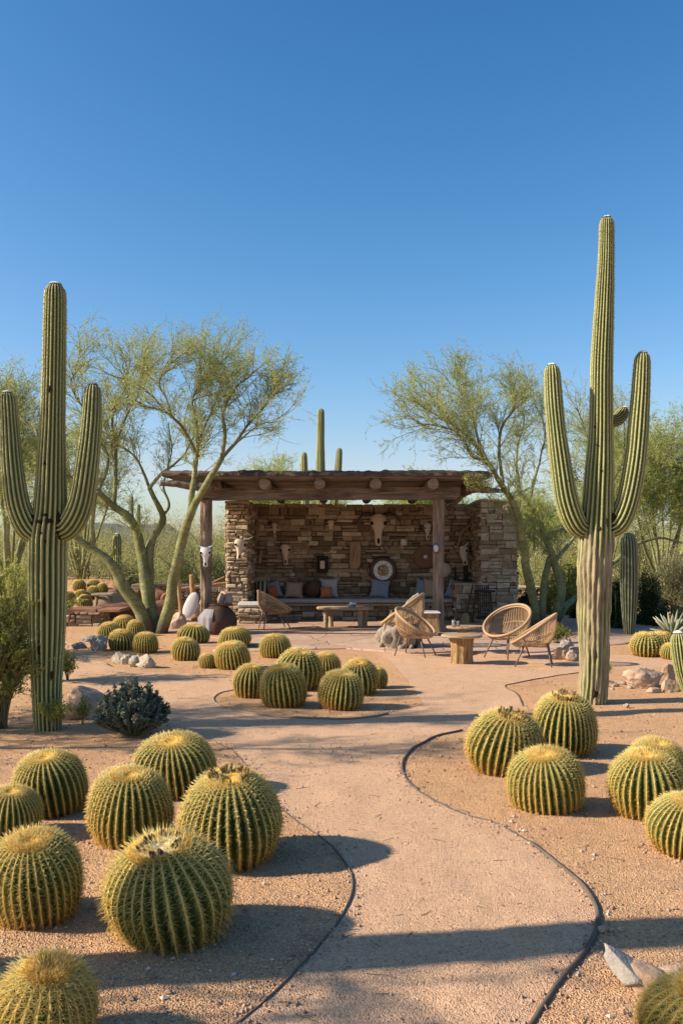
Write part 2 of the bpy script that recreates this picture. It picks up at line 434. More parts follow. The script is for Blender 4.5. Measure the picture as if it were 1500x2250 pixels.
n = NT('clock_face'); g = n.coord(); vo = n.n('ShaderNodeTexVoronoi'); vo.inputs['Scale'].default_value = 26; n.l(g, vo.inputs['Vector'])
n.col(n.ramp(vo.outputs['Distance'], [(.2, (.20, .18, .15)), (.35, (.62, .62, .58)), (.8, (.72, .72, .68))])); n.done(.6, .3)
n = NT('ornament'); g = n.coord(); n.col(n.ramp(n.noise(g, 30, 3), [(.4, (.12, .07, .04)), (.55, (.42, .30, .18)), (.7, (.7, .6, .45))])); n.done(.6, .3)
n = NT('glass_clear'); n.col((.85, .88, .88)); n.b.inputs['Transmission Weight'].default_value = .85; n.b.inputs['IOR'].default_value = 1.3; n.done(.08, .5)
n = NT('stripe_cloth'); g = n.coord(); wv = n.n('ShaderNodeTexWave', bands_direction='X'); wv.inputs['Scale'].default_value = 3.0; n.l(g, wv.inputs['Vector'])
n.col(n.ramp(wv.outputs['Fac'], [(.45, (.05, .04, .035)), (.55, (.48, .38, .28))])); n.done(.95, .1)

# cactus: attribute v = 0 valley .. 1 crest ; +2 per bark
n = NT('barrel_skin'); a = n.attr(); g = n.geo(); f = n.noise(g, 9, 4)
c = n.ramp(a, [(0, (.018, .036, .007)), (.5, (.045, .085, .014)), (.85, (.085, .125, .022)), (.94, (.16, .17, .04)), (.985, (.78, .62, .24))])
c = n.mix(n.ramp(f, [(.4, (0,)*3), (.75, (.4,)*3)]), c, (.12, .14, .03))
tc = n.n('ShaderNodeTexCoord'); sz = n.n('ShaderNodeSeparateXYZ'); n.l(tc.outputs['Object'], sz.inputs[0])
hz_ = n.math('ADD', sz.outputs[2], n.math('MULTIPLY', n.noise(tc.outputs['Object'], 5, 4), .35))
c = n.mix(n.ramp(hz_, [(.28, (.85,)*3), (.62, (0,)*3)]), c, (.20, .115, .045))
c = n.mix(n.ramp(n.noise(tc.outputs['Object'], 3.2, 5, .7), [(.62, (0,)*3), (.70, (.55,)*3)]), c, (.24, .17, .08))
n.col(c); n.bump(n.noise(g, 70, 3), .4, .003); n.done(.6, .35)
n = NT('spine'); a = n.attr()
n.col(n.ramp(a, [(0, (.40, .18, .05)), (.3, (.78, .46, .09)), (.6, (.84, .66, .20)), (1, (.88, .78, .36))])); n.done(.5, .35, transl=.2)
n = NT('crown_wool'); g = n.geo(); n.col(n.ramp(n.noise(g, 45, 3), [(.3, (.60, .30, .05)), (.6, (.84, .48, .09)), (.8, (.88, .62, .2))])); n.bump(n.noise(g, 90, 3), 1, .01); n.done(.95, .05)
n = NT('white_wool'); g = n.geo(); n.col(n.ramp(n.noise(g, 45, 3), [(.3, (.46, .40, .28)), (.7, (.72, .68, .55))])); n.bump(n.noise(g, 120, 3), 1, .01); n.done(.95, .05)
plain('bud_dark', (.035, .02, .015), .8, .2, (.10, .06, .035), 50)
plain('dried_flower', (.20, .12, .05), .9, .1, (.36, .24, .09), 50)
def sag(name, c0, c1, c2, crest):
    n = NT(name); a = n.attr(); g = n.geo((1, 1, .25)); g2 = n.geo()
    c = n.ramp(a, [(0, c0), (.25, c0), (.55, c1), (.82, c2), (.95, crest)])
    f = n.noise(g, 7, 5, .65)
    c = n.mix(n.ramp(f, [(.4, (0,)*3), (.75, (.45,)*3)]), c, tuple(x*.75 for x in c1))
    cb = n.ramp(n.noise(n.geo((1, 1, .1)), 22, 6, .7), [(.3, (.08, .055, .03)), (.42, (.20, .16, .09)), (.58, (.34, .28, .165)), (.75, (.46, .38, .23))])
    cb = n.mix(n.ramp(n.noise(n.geo((1, 1, .2)), 6, 4, .6), [(.48, (0,)*3), (.62, (.75,)*3)]), cb, c)
    bk = n.math('MULTIPLY', n.attr('b'), n.math('ADD', .45, n.math('MULTIPLY', n.noise(n.geo((1, 1, .35)), 5, 5, .7), 1.1)))
    msk = n.ramp(bk, [(.30, (0,)*3), (.62, (1,)*3)])
    n.col(n.mix(msk, c, cb)); n.bump(n.math('ADD', n.noise(g2, 30, 5, .7), n.math('MULTIPLY', f, 1.5)), .7, .012); return n.done(.6, .3)
sag('saguaro_skin', (.045, .065, .018), (.12, .155, .045), (.25, .28, .095), (.52, .48, .22))
sag('saguaro_skin_shaded', (.02, .035, .016), (.06, .09, .045), (.12, .15, .075), (.28, .27, .16))  # darker copy of the skin; the shade on the column is in its colour
plain('scar', (.016, .011, .008), .9, .1, (.055, .028, .016), 14, .01)
n = NT('saguaro_spine'); n.col(n.ramp(n.attr(), [(0, (.22, .17, .1)), (1, (.55, .46, .28))])); n.done(.7, .2)

def leafm(name, stops, transl=.3):
    n = NT(name); n.col(n.ramp(n.attr(), stops)); return n.done(.6, .25, transl=transl)
leafm('palo_leaf', [(0, (.26, .33, .09)), (.5, (.44, .51, .14)), (1, (.62, .65, .22))], .5)
leafm('brush_leaf', [(0, (.26, .22, .15)), (.3, (.26, .27, .12)), (.6, (.44, .44, .16)), (.85, (.56, .54, .20)), (1, (.64, .60, .29))], .45)
leafm('creosote_leaf', [(0, (.15, .17, .035)), (.5, (.34, .37, .075)), (1, (.52, .52, .14))], .45)
leafm('blue_leaf', [(0, (.06, .09, .075)), (.5, (.12, .17, .14)), (.9, (.20, .26, .21)), (1, (.50, .38, .22))], .2)
leafm('dark_leaf', [(0, (.012, .025, .008)), (1, (.05, .08, .02))], .1)
leafm('grass_leaf', [(0, (.20, .20, .05)), (.5, (.36, .36, .10)), (1, (.55, .52, .2))], .3)
leafm('agave_leaf', [(0, (.10, .13, .07)), (.6, (.26, .28, .17)), (1, (.6, .56, .4))], .1)
n = NT('palo_bark'); g = n.geo((1, 1, .4)); f = n.noise(g, 5, 5)
c = n.ramp(f, [(.3, (.14, .155, .06)), (.5, (.23, .25, .10)), (.75, (.36, .37, .19))])
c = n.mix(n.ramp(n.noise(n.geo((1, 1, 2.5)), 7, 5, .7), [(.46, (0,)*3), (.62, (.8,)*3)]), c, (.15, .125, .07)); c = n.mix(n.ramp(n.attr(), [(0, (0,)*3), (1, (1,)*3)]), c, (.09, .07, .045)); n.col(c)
kn = n.noise(n.geo((1, 1, 2.2)), 9, 5, .7); n.bump(n.math('ADD', n.noise(n.geo(), 35, 5), n.math('MULTIPLY', kn, 1.6)), .9, .012); n.done(.75, .25)
n = NT('twig'); n.col(n.ramp(n.attr(), [(0, (.15, .13, .07)), (1, (.36, .38, .16))])); n.done(.8, .2)

# ================================================================== GROUND
RIGHT_EDGE = [(1015,1606),(960,1618),(915,1640),(888,1668),(884,1695),(900,1722),(945,1755),(1010,1785),(1080,1805),(1130,1830),(1190,1870),(1245,1915),(1290,1960),(1312,2005),(1305,2055),(1270,2110),(1215,2175),(1165,2250),(1120,2330)]
LEFT_EDGE = [(475,1630),(515,1652),(540,1680),(566,1720),(600,1760),(640,1795),(700,1838),(745,1880),(772,1925),(770,1975),(740,2030),(700,2080),(650,2135),(590,2190),(520,2250),(440,2330)]
ISLAND = [(515,1516),(485,1522),(470,1535),(482,1550),(530,1565),(600,1575),(700,1580),(790,1578),(852,1568)]
BACK_EDGE = [(1275,1478),(1190,1490),(1125,1502),(1110,1509),(1135,1525),(1148,1552)]
def G2(pts, n=6): return np.array([W(*p)[:2] for p in catmull(pts, n)])
re_, le_, is_ = G2(RIGHT_EDGE), G2(LEFT_EDGE), G2(ISLAND)
be_ = G2([(1500,1462)]+BACK_EDGE)
low = np.array([[re_[-1][0], 2.55], [le_[-1][0], 2.55]])
leftp = G2([(380,1592),(250,1530),(100,1500),(-300,1490),(-900,1480),(-900,1400),(-300,1398),(60,1398),(190,1425),(260,1470),(420,1478),(500,1492)], 3)
isle_right = G2([(930,1545),(900,1500),(860,1455),(820,1432)], 4)
top_r = G2([(1000,1436),(1230,1432),(1400,1440),(1620,1445)], 3)
path_poly = np.vstack([re_[::-1], be_[::-1], top_r[::-1], isle_right[::-1], is_[::-1], leftp[::-1], le_, low[::-1]])
patio_poly = G2([(330,1350),(352,1384),(420,1398),(500,1404),(560,1420),(640,1428),(760,1426),(900,1436),(1000,1432),(1130,1436),(1300,1424),(1420,1402),(1400,1352),(1180,1350)], 2)

def inpoly(q, poly):
    x, y = q[:, 0], q[:, 1]; r = np.zeros(len(q), bool); n = len(poly); j = n-1
    for i in range(n):
        xi, yi = poly[i]; xj, yj = poly[j]
        c = ((yi > y) != (yj > y)); r ^= c & (x < (xj-xi)*(y-yi)/(yj-yi+1e-12)+xi); j = i
    return r

def hgt(x, y):
    p = np.stack([x, y, 0*x], 1); k = np.clip((y-2)/12, .25, 1.6)
    return .012*vnoise(p, 1.1, 3, 2)*k+.0055*vnoise(p, 4.3, 9, 2)*np.clip(1.5-y/14, 0, 1)+.0035*vnoise(p, 9, 5, 2)*np.clip(1.6-y/8, 0, 1)
def hz(x, y): return float(hgt(np.array([float(x)]), np.array([float(y)]))[0])

def build_ground():
    rows = np.geomspace(2.4, 34, 300); pts = []
    for i, Y in enumerate(rows):
        x = np.linspace(-.62, .62, 150)*Y*1.05+(.5*(i % 2))*.0083*Y; pts.append(np.stack([x, np.full(len(x), Y)], 1))
    near = np.vstack(pts)
    near = near+rng.normal(size=near.shape)*.0012*near[:, 1:]
    bnd = np.array([[-600, -80], [600, -80], [600, 900], [-600, 900]])
    far = np.array([[x*s, y] for y in (-40, -10, 0, 1.2, 40, 52, 70, 100, 160, 300, 600) for s, x in enumerate([0])][:0] or [[x, y] for y in (-30, -8, 0, 1.5, 40, 55, 80, 130, 250, 500) for x in (-300, -120, -50, -25, -12, -6, 0, 6, 12, 25, 50, 120, 300)])
    n0 = len(bnd); V = [bnd, path_poly, far, near]; allv = np.vstack(V)
    edges = [(n0+i, n0+(i+1) % len(path_poly)) for i in range(len(path_poly))]
    vv, ee, ff, *_ = delaunay_2d_cdt([Vector(p) for p in allv.tolist()], edges, [[0, 1, 2, 3]], 0, 1e-5, True)
    v = np.array([p[:] for p in vv]); f = np.array([list(t) for t in ff if len(t) == 3])
    cen = v[f].mean(1); ip = inpoly(cen, path_poly)
    z = hgt(v[:, 0], v[:, 1])
    v3 = np.column_stack([v, z])
    for nm, sel, mat in (('ground', ~ip, 'ground_sand'), ('path', ip, 'path_sand')):
        used, inv = np.unique(f[sel].ravel(), return_inverse=True)
        mb = MB(); mb.add(v3[used], [inv.reshape(-1, 3)])
        o = mb.build(nm, mat); tag(o, kind='structure')
build_ground()

# patio slab of flagstones, 4 cm proud with a worn rim
mb = MB(); pc = patio_poly.mean(0); n_ = len(patio_poly)
ring = []
for s, z in ((1.0, -.02), (1.0, .012), (.995, .02)):
    ring.append(np.column_stack([pc+(patio_poly-pc)*s, np.full(n_, z)]))
vr = np.vstack(ring); k = len(vr)
mb.add(np.vstack([vr, [[*pc, .02]]]), [grid_faces(3, n_), np.stack([2*n_+np.arange(n_), 2*n_+(np.arange(n_)+1) % n_, np.full(n_, k)], 1)])
o = mb.build('patio', 'flagstone', smooth=False); tag(o, kind='structure')
PZ = .02

# distant hill behind the trees
mb = MB(); xs = np.linspace(-420, -60, 90)
prof = 26*np.exp(-((xs+215)/60)**2)+17*np.exp(-((xs+150)/35)**2)+14*np.exp(-((xs+290)/70)**2)+3*vnoise(np.stack([xs, 0*xs, 0*xs], 1), .06, 4, 3)
rowsv = []
for s, t in ((0, 0), (.5, 30), (.85, 60), (1, 90), (.8, 130), (.3, 200), (0, 240)):
    rowsv.append(np.stack([xs, 760+t+0*xs+8*vnoise(np.stack([xs, t+0*xs, 0*xs], 1), .05, 8), -.5+prof*s], 1))
mb.add(np.vstack(rowsv), [grid_faces(7, 90, False)[:, ::-1]]); o = mb.build('hill', 'hill_rock'); tag(o, kind='structure')

# edging strips
def edging(pts, r, mat, label, rise=.4, px=True):
    p = G2(pts, 10) if px else pts
    z = hgt(p[:, 0], p[:, 1]); r_sink = np.where((p[:, 1] > 5.35) & (p[:, 1] < 6.5) & (p[:, 0] > .3), -r*1.05, 0)
    p3 = np.column_stack([p, z+r*rise+r_sink+r*.55*vnoise(np.column_stack([p, z]), 1.6, 5, 3)])
    mb = MB(); tube(mb, p3, r, 8, 0, wob=.05); o = mb.build('garden_edging', mat)
    return tag(o, label, 'garden edging', 'edging strips along the sandy path')
edging(RIGHT_EDGE, .0125, 'edging_black', 'long black rubber edging winding along the right side of the path')
edging(LEFT_EDGE, .0055, 'edging_black', 'thin dark edging round the bed of large cacti at the front left')
edging(ISLAND, .012, 'edging_rust', 'pale rusty edging curved round the middle cluster of barrel cacti')
edging(BACK_EDGE, .008, 'edging_black', 'short thin edging bent round the bed of the right saguaro')

# loose gravel
def pebbles(n, poly_in=None, yr=(2.9, 7.5), xr=None, rr=(.002, .006), inside=True):
    y = rng.uniform(0, 1, n*3); y = yr[0]*(yr[1]/yr[0])**y; x = rng.uniform(-.42, .42, n*3)*y if xr is None else rng.uniform(*xr, n*3)
    q = np.stack([x, y], 1); m = inpoly(q, path_poly) == inside; q = q[m][:n]
    r = rng.uniform(0, 1, len(q))**3*(rr[1]-rr[0])+rr[0]
    o = np.array([[1, 0, 0], [0, 1, 0], [-1, 0, 0], [0, -1, 0], [0, 0, 1], [0, 0, -.6]], float)
    v = o[None]*r[:, None, None]*rng.uniform(.6, 1.3, (len(q), 6, 1))
    v[:, :, 2] *= .75
    th = rng.uniform(0, 6.28, len(q)); c, s = np.cos(th)[:, None], np.sin(th)[:, None]
    v = np.stack([v[:, :, 0]*c-v[:, :, 1]*s, v[:, :, 0]*s+v[:, :, 1]*c, v[:, :, 2]], 2)
    v += np.column_stack([q, hgt(q[:, 0], q[:, 1])+r*.25])[:, None]
    f = np.array([[0, 1, 4], [1, 2, 4], [2, 3, 4], [3, 0, 4], [1, 0, 5], [2, 1, 5], [3, 2, 5], [0, 3, 5]])
    return v.reshape(-1, 3), ((np.arange(len(q))*6)[:, None, None]+f).reshape(-1, 3), np.repeat(rng.uniform(0, 1, len(q)), 6)
mb = MB()
for a in (dict(n=55000, inside=False), dict(n=16000, inside=True, rr=(.0015, .005)), dict(n=5000, inside=False, yr=(7, 22), rr=(.004, .018)), dict(n=900, inside=False, yr=(3, 16), rr=(.008, .02)), dict(n=1500, inside=True, yr=(6, 16), rr=(.003, .010))):
    v_, f_, a_ = pebbles(**a); mb.add(v_, [f_], a_)
o = mb.build('gravel', 'pebble', smooth=False); tag(o, 'loose reddish gravel scattered over the garden beds and path', 'gravel', kind='stuff')

# ================================================================== BARREL CACTI
def barrel_profile(n):
    ph = np.linspace(R(89.5), R(-50), n)
    r = np.cos(ph)**.86; z = np.sin(ph)*.88
    z = z-.16*np.exp(-(r/.26)**2)
    low = ph < 0
    z = z+.0; return r, z, ph
BZ = .66      # centre height of a unit barrel above the ground
def make_barrel_meshes(key, nr=28, nar=20, k=8, sl=.17, sr=.0055, crown='yellow', hair=0.0, seed=0, bias=0.0):
    g = np.random.default_rng(seed); na = 8
    nlat = 44; r, z, ph = barrel_profile(nlat); nt_ = nr*na
    th = np.linspace(0, 2*np.pi, nt_, endpoint=False)
    c = np.abs(np.cos(nr*th/2)); amp = .145*np.clip(r/.45, 0, 1)
    sway = .10*np.sin(2*ph+g.uniform(0, 6))*g.uniform(-1, 1)
    TH = th[None]+sway[:, None]*0+.03*np.sin(3*th[None]+seed)
    rad = r[:, None]*(1-amp[:, None]*(1-c[None]**1.3))
    LA, LB = g.uniform(.02, .06), g.uniform(.01, .035); lump = 1+LA*np.sin(2*TH+seed)+LB*np.sin(3*TH+1.7*seed)+.02*np.sin(2.3*ph[:, None]*2+seed)
    rad = rad*lump
    zz = z[:, None]-.03*(1-c[None])*np.clip(np.sin(ph), 0, 1)[:, None]+0*TH+BZ
    # areole bumps along the crests
    bumpc = (.5+.5*np.cos(np.arange(nlat)*2*np.pi*nar/nlat))[:, None]*(c[None] > .9)*.012
    V = np.stack([(rad+bumpc)*np.cos(TH), (rad+bumpc)*np.sin(TH), zz], -1).reshape(-1, 3)
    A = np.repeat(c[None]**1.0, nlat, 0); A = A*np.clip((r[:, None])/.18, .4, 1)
    mb = MB(); mb.add(V, [grid_faces(nlat, nt_)[:, ::-1]], A.ravel())
    body = mb
    # spines
    mbs = MB(); rthick = sr
    arc = np.concatenate([[0], np.cumsum(np.hypot(np.diff(r), np.diff(z)))]); tot = arc[-1]
    pos = np.linspace(.14, tot*.99, nar)
    rows = []
    for kk in range(nr):
        t0 = 2*np.pi*kk/nr; p = pos+g.normal(size=nar)*.006
        rr = np.interp(p, arc, r); zi = np.interp(p, arc, z); phi = np.interp(p, arc, ph)
        t = t0+.03*np.sin(3*t0+seed); lum = 1+LA*math.sin(2*t+seed)+LB*math.sin(3*t+1.7*seed)+.02*np.sin(2.3*phi*2+seed)
        rows.append(np.column_stack([rr*lum, zi, phi, np.full(nar, t), p/tot]))
    a = np.vstack(rows)
    base = np.column_stack([a[:, 0]*np.cos(a[:, 3]), a[:, 0]*np.sin(a[:, 3]), a[:, 1]+BZ])
    nph = np.clip(a[:, 2]+.0, -1.0, 1.55)
    N = np.column_stack([np.cos(nph)*np.cos(a[:, 3]), np.cos(nph)*np.sin(a[:, 3]), np.sin(nph)])
    T = np.column_stack([-np.sin(a[:, 3]), np.cos(a[:, 3]), 0*a[:, 3]])        # sideways
    D = np.cross(N, T); D *= -np.sign(D[:, 2:]+1e-9)                                     # down the rib
    for j in range(k):
        ang = 2*np.pi*(j+.5)/k+g.normal(size=len(a))*.25
        lift = g.uniform(.15, .5, len(a))
        d = N*lift[:, None]+T*np.cos(ang)[:, None]+D*np.sin(ang)[:, None]*.9
        L = sl*g.uniform(.55, 1.1, len(a))*(.85+.4*hair)
        spines(mbs, base-N*.004, d, L, rthick, .12+hair*.5, np.clip(.75-.75*a[:, 4]**1.5+g.normal(size=len(a))*.13, 0, 1), dro=D)
    for j in range(2 if k > 4 else 1):                                                   # central spines
        d = N*1.0+D*g.uniform(-.1, .7, len(a))[:, None]+T*g.normal(size=len(a))[:, None]*.2
        spines(mbs, base, d, sl*g.uniform(.6, 1.15, len(a)), rthick*1.25, .15+hair*.3, np.clip(.9-.8*a[:, 4]**1.5+g.normal(size=len(a))*.12, 0, 1), dro=D)
    # dense young needles round the crown
    nc = {'yellow': 1500, 'wool': 900, 'dried': 1000, 'dull': 800}[crown] if k > 4 else 500
    rc = (np.sqrt(g.uniform(.0, 1, nc))*.46 if crown != 'wool' else g.uniform(.36, .5, nc)); tc = g.uniform(0, 2*np.pi, nc)
    zc = np.interp(rc, r[:12], z[:12])+BZ
    base = np.column_stack([rc*np.cos(tc), rc*np.sin(tc), zc-.01])
    d = np.column_stack([np.cos(tc)*rc*2.0, np.sin(tc)*rc*2.0, np.full(nc, 1.0)])+g.normal(size=(nc, 3))*.35
    cr = MB(); spines(cr, base, d, g.uniform(.5, 1.0, nc)*(sl*(.6+1.0*hair)), rthick*1.3, .05, np.clip(g.uniform(.1, .42, nc)+.3*rc, 0, 1))
    pr = [(0, .0)]; rp = np.linspace(.0, .30, 8)
    wool = MB(); rw = np.linspace(.001, .30 if crown != 'wool' else .36, 9)
    zw = np.interp(rw, r[:12][::1], z[:12])+BZ+.025*np.sqrt(np.clip(1-(rw/rw[-1])**2, 0, 1))
    lathe(wool, np.column_stack([rw, zw]), ns=28)
    v0 = wool.v[0]; v0[:, 2] += .012*vnoise(v0, 14, seed, 2)
    parts = [('body', mb, 'barrel_skin', True), ('spines', mbs, 'spine', True), ('crown_spines', cr, 'spine', True),
             ('crown', wool, 'white_wool' if crown == 'wool' else 'crown_wool', True)]
    buds = []
    if crown in ('wool', 'dried'):
        fl = MB(); nb = 26 if crown == 'wool' else 42
        for i in range(nb):
            t = g.uniform(0, 6.283); rr_ = g.uniform(.24, .36); z0 = np.interp(rr_, r[:12], z[:12])+BZ
            ax = np.array([math.cos(t)*.35, math.sin(t)*.35, 1]); ax /= np.linalg.norm(ax)
            p0 = np.array([rr_*math.cos(t), rr_*math.sin(t), z0]); h = g.uniform(.07, .12) if crown == 'wool' else g.uniform(.06, .13)
            ts = np.linspace(0, 1, 6)[:, None]; path = p0+ax*h*ts
            rad_ = (np.array([.4, .85, 1, .9, .6, .2])*.036) if crown == 'wool' else np.array([.5, .8, .9, 1.1, 1.3, 1.5])*.018
            if crown == 'wool':
                bm_ = MB(); tube(bm_, path, rad_*g.uniform(.8, 1.2), 7); buds.append(bm_); continue
            tube(fl, path, rad_*g.uniform(.8, 1.2), 6)
            if crown == 'dried':
                q = np.repeat((p0+ax*h)[None], 9, 0); dd = np.array([[math.cos(u), math.sin(u), .9] for u in np.linspace(0, 5.6, 9)])
                spines(fl, q, dd, .05, .008, 0)
        parts += [('flower_bud', q_, 'bud_dark', True) for q_ in buds] if crown == 'wool' else [('dried_flowers', fl, 'dried_flower', True)]
    root = empty('barrel_cactus', (0, 0, 0)); obs = []
    for nm, m_, mat, sm in parts: obs.append(m_.build(nm, mat, root, sm))
    return {'root': root, 'parts': obs, 'used': False}

BK = {}
NV = [0]; BASES = []
NEAR = {'wool': dict(nr=30, nar=28, k=7, sl=.17, sr=.0036, crown='wool', hair=.05), 'dried': dict(nr=34, nar=31, k=6, sl=.12, sr=.0046, crown='dried', hair=.03),
        'yellow': dict(nr=32, nar=30, k=6, sl=.13, sr=.0046, crown='yellow', hair=.10), 'dull': dict(nr=34, nar=30, k=6, sl=.12, sr=.0046, crown='dull', hair=.05),
        'long': dict(nr=30, nar=27, k=7, sl=.18, sr=.0038, crown='yellow', hair=.10), 'hairy': dict(nr=25, nar=24, k=10, sl=.26, sr=.0042, crown='yellow', hair=.35)}
BK['mid'] = make_barrel_meshes('mid', 26, 20, 6, .15, .0075, 'yellow', .05, 6)
BK['midc'] = make_barrel_meshes('midc', 27, 20, 6, .16, .0075, 'yellow', .1, 16)
BK['midd'] = make_barrel_meshes('midd', 24, 19, 6, .14, .008, 'dull', .05, 19)
BK['midb'] = make_barrel_meshes('midb', 30, 20, 6, .14, .0075, 'dull', .05, 9)
BK['far'] = make_barrel_meshes('far', 24, 14, 5, .17, .012, 'yellow', .1, 8)

def barrel(kind, px, top, bot, wd, label, group, Yb=None, dn=0.0):
    if Yb is None: Yb = FPX*H_EYE/(bot-HZ)
    Y = Yb
    for _ in range(6): r = wd/2/FPX*Y/1.05; Y = Yb+.72*r
    x = (px-750)/FPX*Y
    ztop = H_EYE-(top-HZ)/FPX*(Y+.15*r)
    hs = max(.75, min(1.25, (ztop-dn)/(r*(BZ+.86))))
    if kind in NEAR: NV[0] += 1; b = make_barrel_meshes(kind, **{**NEAR[kind], 'seed': 100+NV[0], 'nr': NEAR[kind]['nr']+random.choice((-2, -1, 0, 1, 2)), 'sl': NEAR[kind]['sl']*random.uniform(.88, 1.12)})
    else: b = BK[kind]
    if not b['used']:
        b['used'] = True; o = b['root']
    else:
        o = b['root'].copy(); C.objects.link(o)
        for ch in b['parts']:
            c = ch.copy(); C.objects.link(c); c.parent = o
    o.location = (x, Y, hz(x, Y)-.012+dn); o.rotation_euler = (Matrix.Rotation(R(random.uniform(7, 18)), 3, 'X') @ Matrix.Rotation(R(random.uniform(-9, 9)), 3, 'Y') @ Matrix.Rotation(random.uniform(0, 6.28), 3, 'Z')).to_euler()
    o.scale = (r*random.uniform(.97, 1.03), r*random.uniform(.95, 1.03), r*hs); BASES.append((x, Y, r)); tag(o, label, 'barrel cactus', group)
    return o
GL, GR, GM, GB, GF = 'large barrel cacti at the front left', 'large barrel cacti at the front right', 'barrel cacti clustered in the middle island', 'barrel cacti in the bed behind the island', 'small barrel cacti on the far raised bed'
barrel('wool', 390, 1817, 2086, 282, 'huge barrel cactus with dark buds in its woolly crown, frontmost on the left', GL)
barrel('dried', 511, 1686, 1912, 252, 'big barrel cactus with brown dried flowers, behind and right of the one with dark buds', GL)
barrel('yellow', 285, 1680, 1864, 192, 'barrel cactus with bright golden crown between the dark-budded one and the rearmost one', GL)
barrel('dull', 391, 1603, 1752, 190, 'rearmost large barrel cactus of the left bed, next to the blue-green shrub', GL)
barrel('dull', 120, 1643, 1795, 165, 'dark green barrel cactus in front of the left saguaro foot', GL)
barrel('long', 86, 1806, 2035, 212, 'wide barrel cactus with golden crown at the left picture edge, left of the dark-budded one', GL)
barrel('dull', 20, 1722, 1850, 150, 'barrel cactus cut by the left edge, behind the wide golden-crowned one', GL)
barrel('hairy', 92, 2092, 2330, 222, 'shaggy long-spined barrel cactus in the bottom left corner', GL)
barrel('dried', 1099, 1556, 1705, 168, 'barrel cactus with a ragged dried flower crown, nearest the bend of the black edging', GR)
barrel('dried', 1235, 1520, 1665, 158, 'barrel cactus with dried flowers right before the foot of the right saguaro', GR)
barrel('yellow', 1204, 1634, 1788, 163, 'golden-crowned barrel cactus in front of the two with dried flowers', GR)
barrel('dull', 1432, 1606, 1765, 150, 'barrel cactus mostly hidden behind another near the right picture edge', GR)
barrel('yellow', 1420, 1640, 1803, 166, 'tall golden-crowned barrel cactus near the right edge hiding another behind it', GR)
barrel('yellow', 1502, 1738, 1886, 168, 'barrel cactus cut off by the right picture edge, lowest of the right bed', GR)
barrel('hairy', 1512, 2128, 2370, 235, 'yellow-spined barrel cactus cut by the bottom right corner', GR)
barrel('mid', 551, 1450, 1535, 80, 'leftmost barrel cactus of the middle island', GM)
barrel('midc', 628, 1457, 1556, 104, 'largest golden-topped barrel cactus at the front of the middle island', GM)
barrel('midb', 745, 1470, 1560, 101, 'dull-topped barrel cactus at the front right of the middle island', GM)
barrel('midd', 652, 1422, 1518, 104, 'wide barrel cactus behind the two front ones of the middle island', GM)
barrel('mid', 718, 1428, 1492, 64, 'smaller barrel cactus at the back centre of the middle island', GM)
barrel('midd', 790, 1444, 1528, 90, 'barrel cactus on the right side of the middle island overlapping a smaller one', GM)
barrel('mid', 825, 1452, 1514, 54, 'half hidden barrel cactus at the right end of the middle island', GM)
barrel('midb', 606, 1391, 1446, 68, 'dark green barrel cactus standing just before the patio edge', GB)
barrel('midc', 515, 1407, 1472, 78, 'golden-topped barrel cactus in front of another, left of the middle island', GB)
barrel('midb', 517, 1377, 1424, 75, 'barrel cactus with a brownish crown beside the patio step, behind a golden one', GB)
barrel('mid', 456, 1434, 1468, 42, 'smallest round barrel cactus, low on the sand left of the island', GB)
barrel('mid', 406, 1397, 1450, 64, 'golden-topped barrel cactus left of the smallest one', GB)
barrel('midd', 424, 1371, 1418, 70, 'dark green barrel cactus below the dark fire pot', GB)
barrel('midc', 321, 1388, 1436, 57, 'barrel cactus just behind the pale rocks, right end of the left clump', GB)
barrel('mid', 268, 1382, 1429, 64, 'largest barrel cactus of the clump under the left palo verde', GB)
barrel('mid', 243, 1366, 1406, 50, 'leftmost barrel cactus of the clump under the left palo verde', GB)
barrel('far', 274, 1350, 1388, 54, 'rearmost barrel cactus of the clump under the left palo verde', GB)
barrel('far', 298, 1362, 1399, 42, 'small barrel cactus against the trunk foot of the left palo verde', GB)
barrel('far', 1419, 1388, 1443, 72, 'wide barrel cactus at the far right, left of the spiky rosette', GB)
barrel('far', 1456, 1386, 1434, 54, 'barrel cactus half hidden behind the wide one at the far right', GB)
barrel('far', 1474, 1410, 1449, 46, 'small barrel cactus leaning on the short cut-off saguaro at the right edge', GB)
FB = [(154,1288,1320,27,'round green barrel cactus just right of the left saguaro on the far bed'),(188,1305,1334,36,'lowest barrel cactus of the far bed beside the old timber'),
      (180,1294,1313,28,'orange tinted barrel cactus in the middle of the far bed'),(206,1283,1310,28,'upper green barrel cactus of the far bed'),
      (228,1279,1302,26,'rightmost barrel cactus of the far bed near the small saguaro'),(176,1273,1294,30,'brownish barrel cactus at the back of the far bed'),
      (208,1272,1290,28,'dull brown barrel cactus, rearmost on the far bed'),(50,1287,1312,22,'barrel cactus left of the left saguaro, upper one'),(44,1300,1322,30,'barrel cactus left of the left saguaro, lower one')]
for px, t, b_, wd, lb in FB:
    Yq = 26+(1334-b_)*.06
    barrel('far', px, t, b_, wd, lb, GF, Yb=Yq-.2, dn=.13+(Yq-26)*.19-.03)

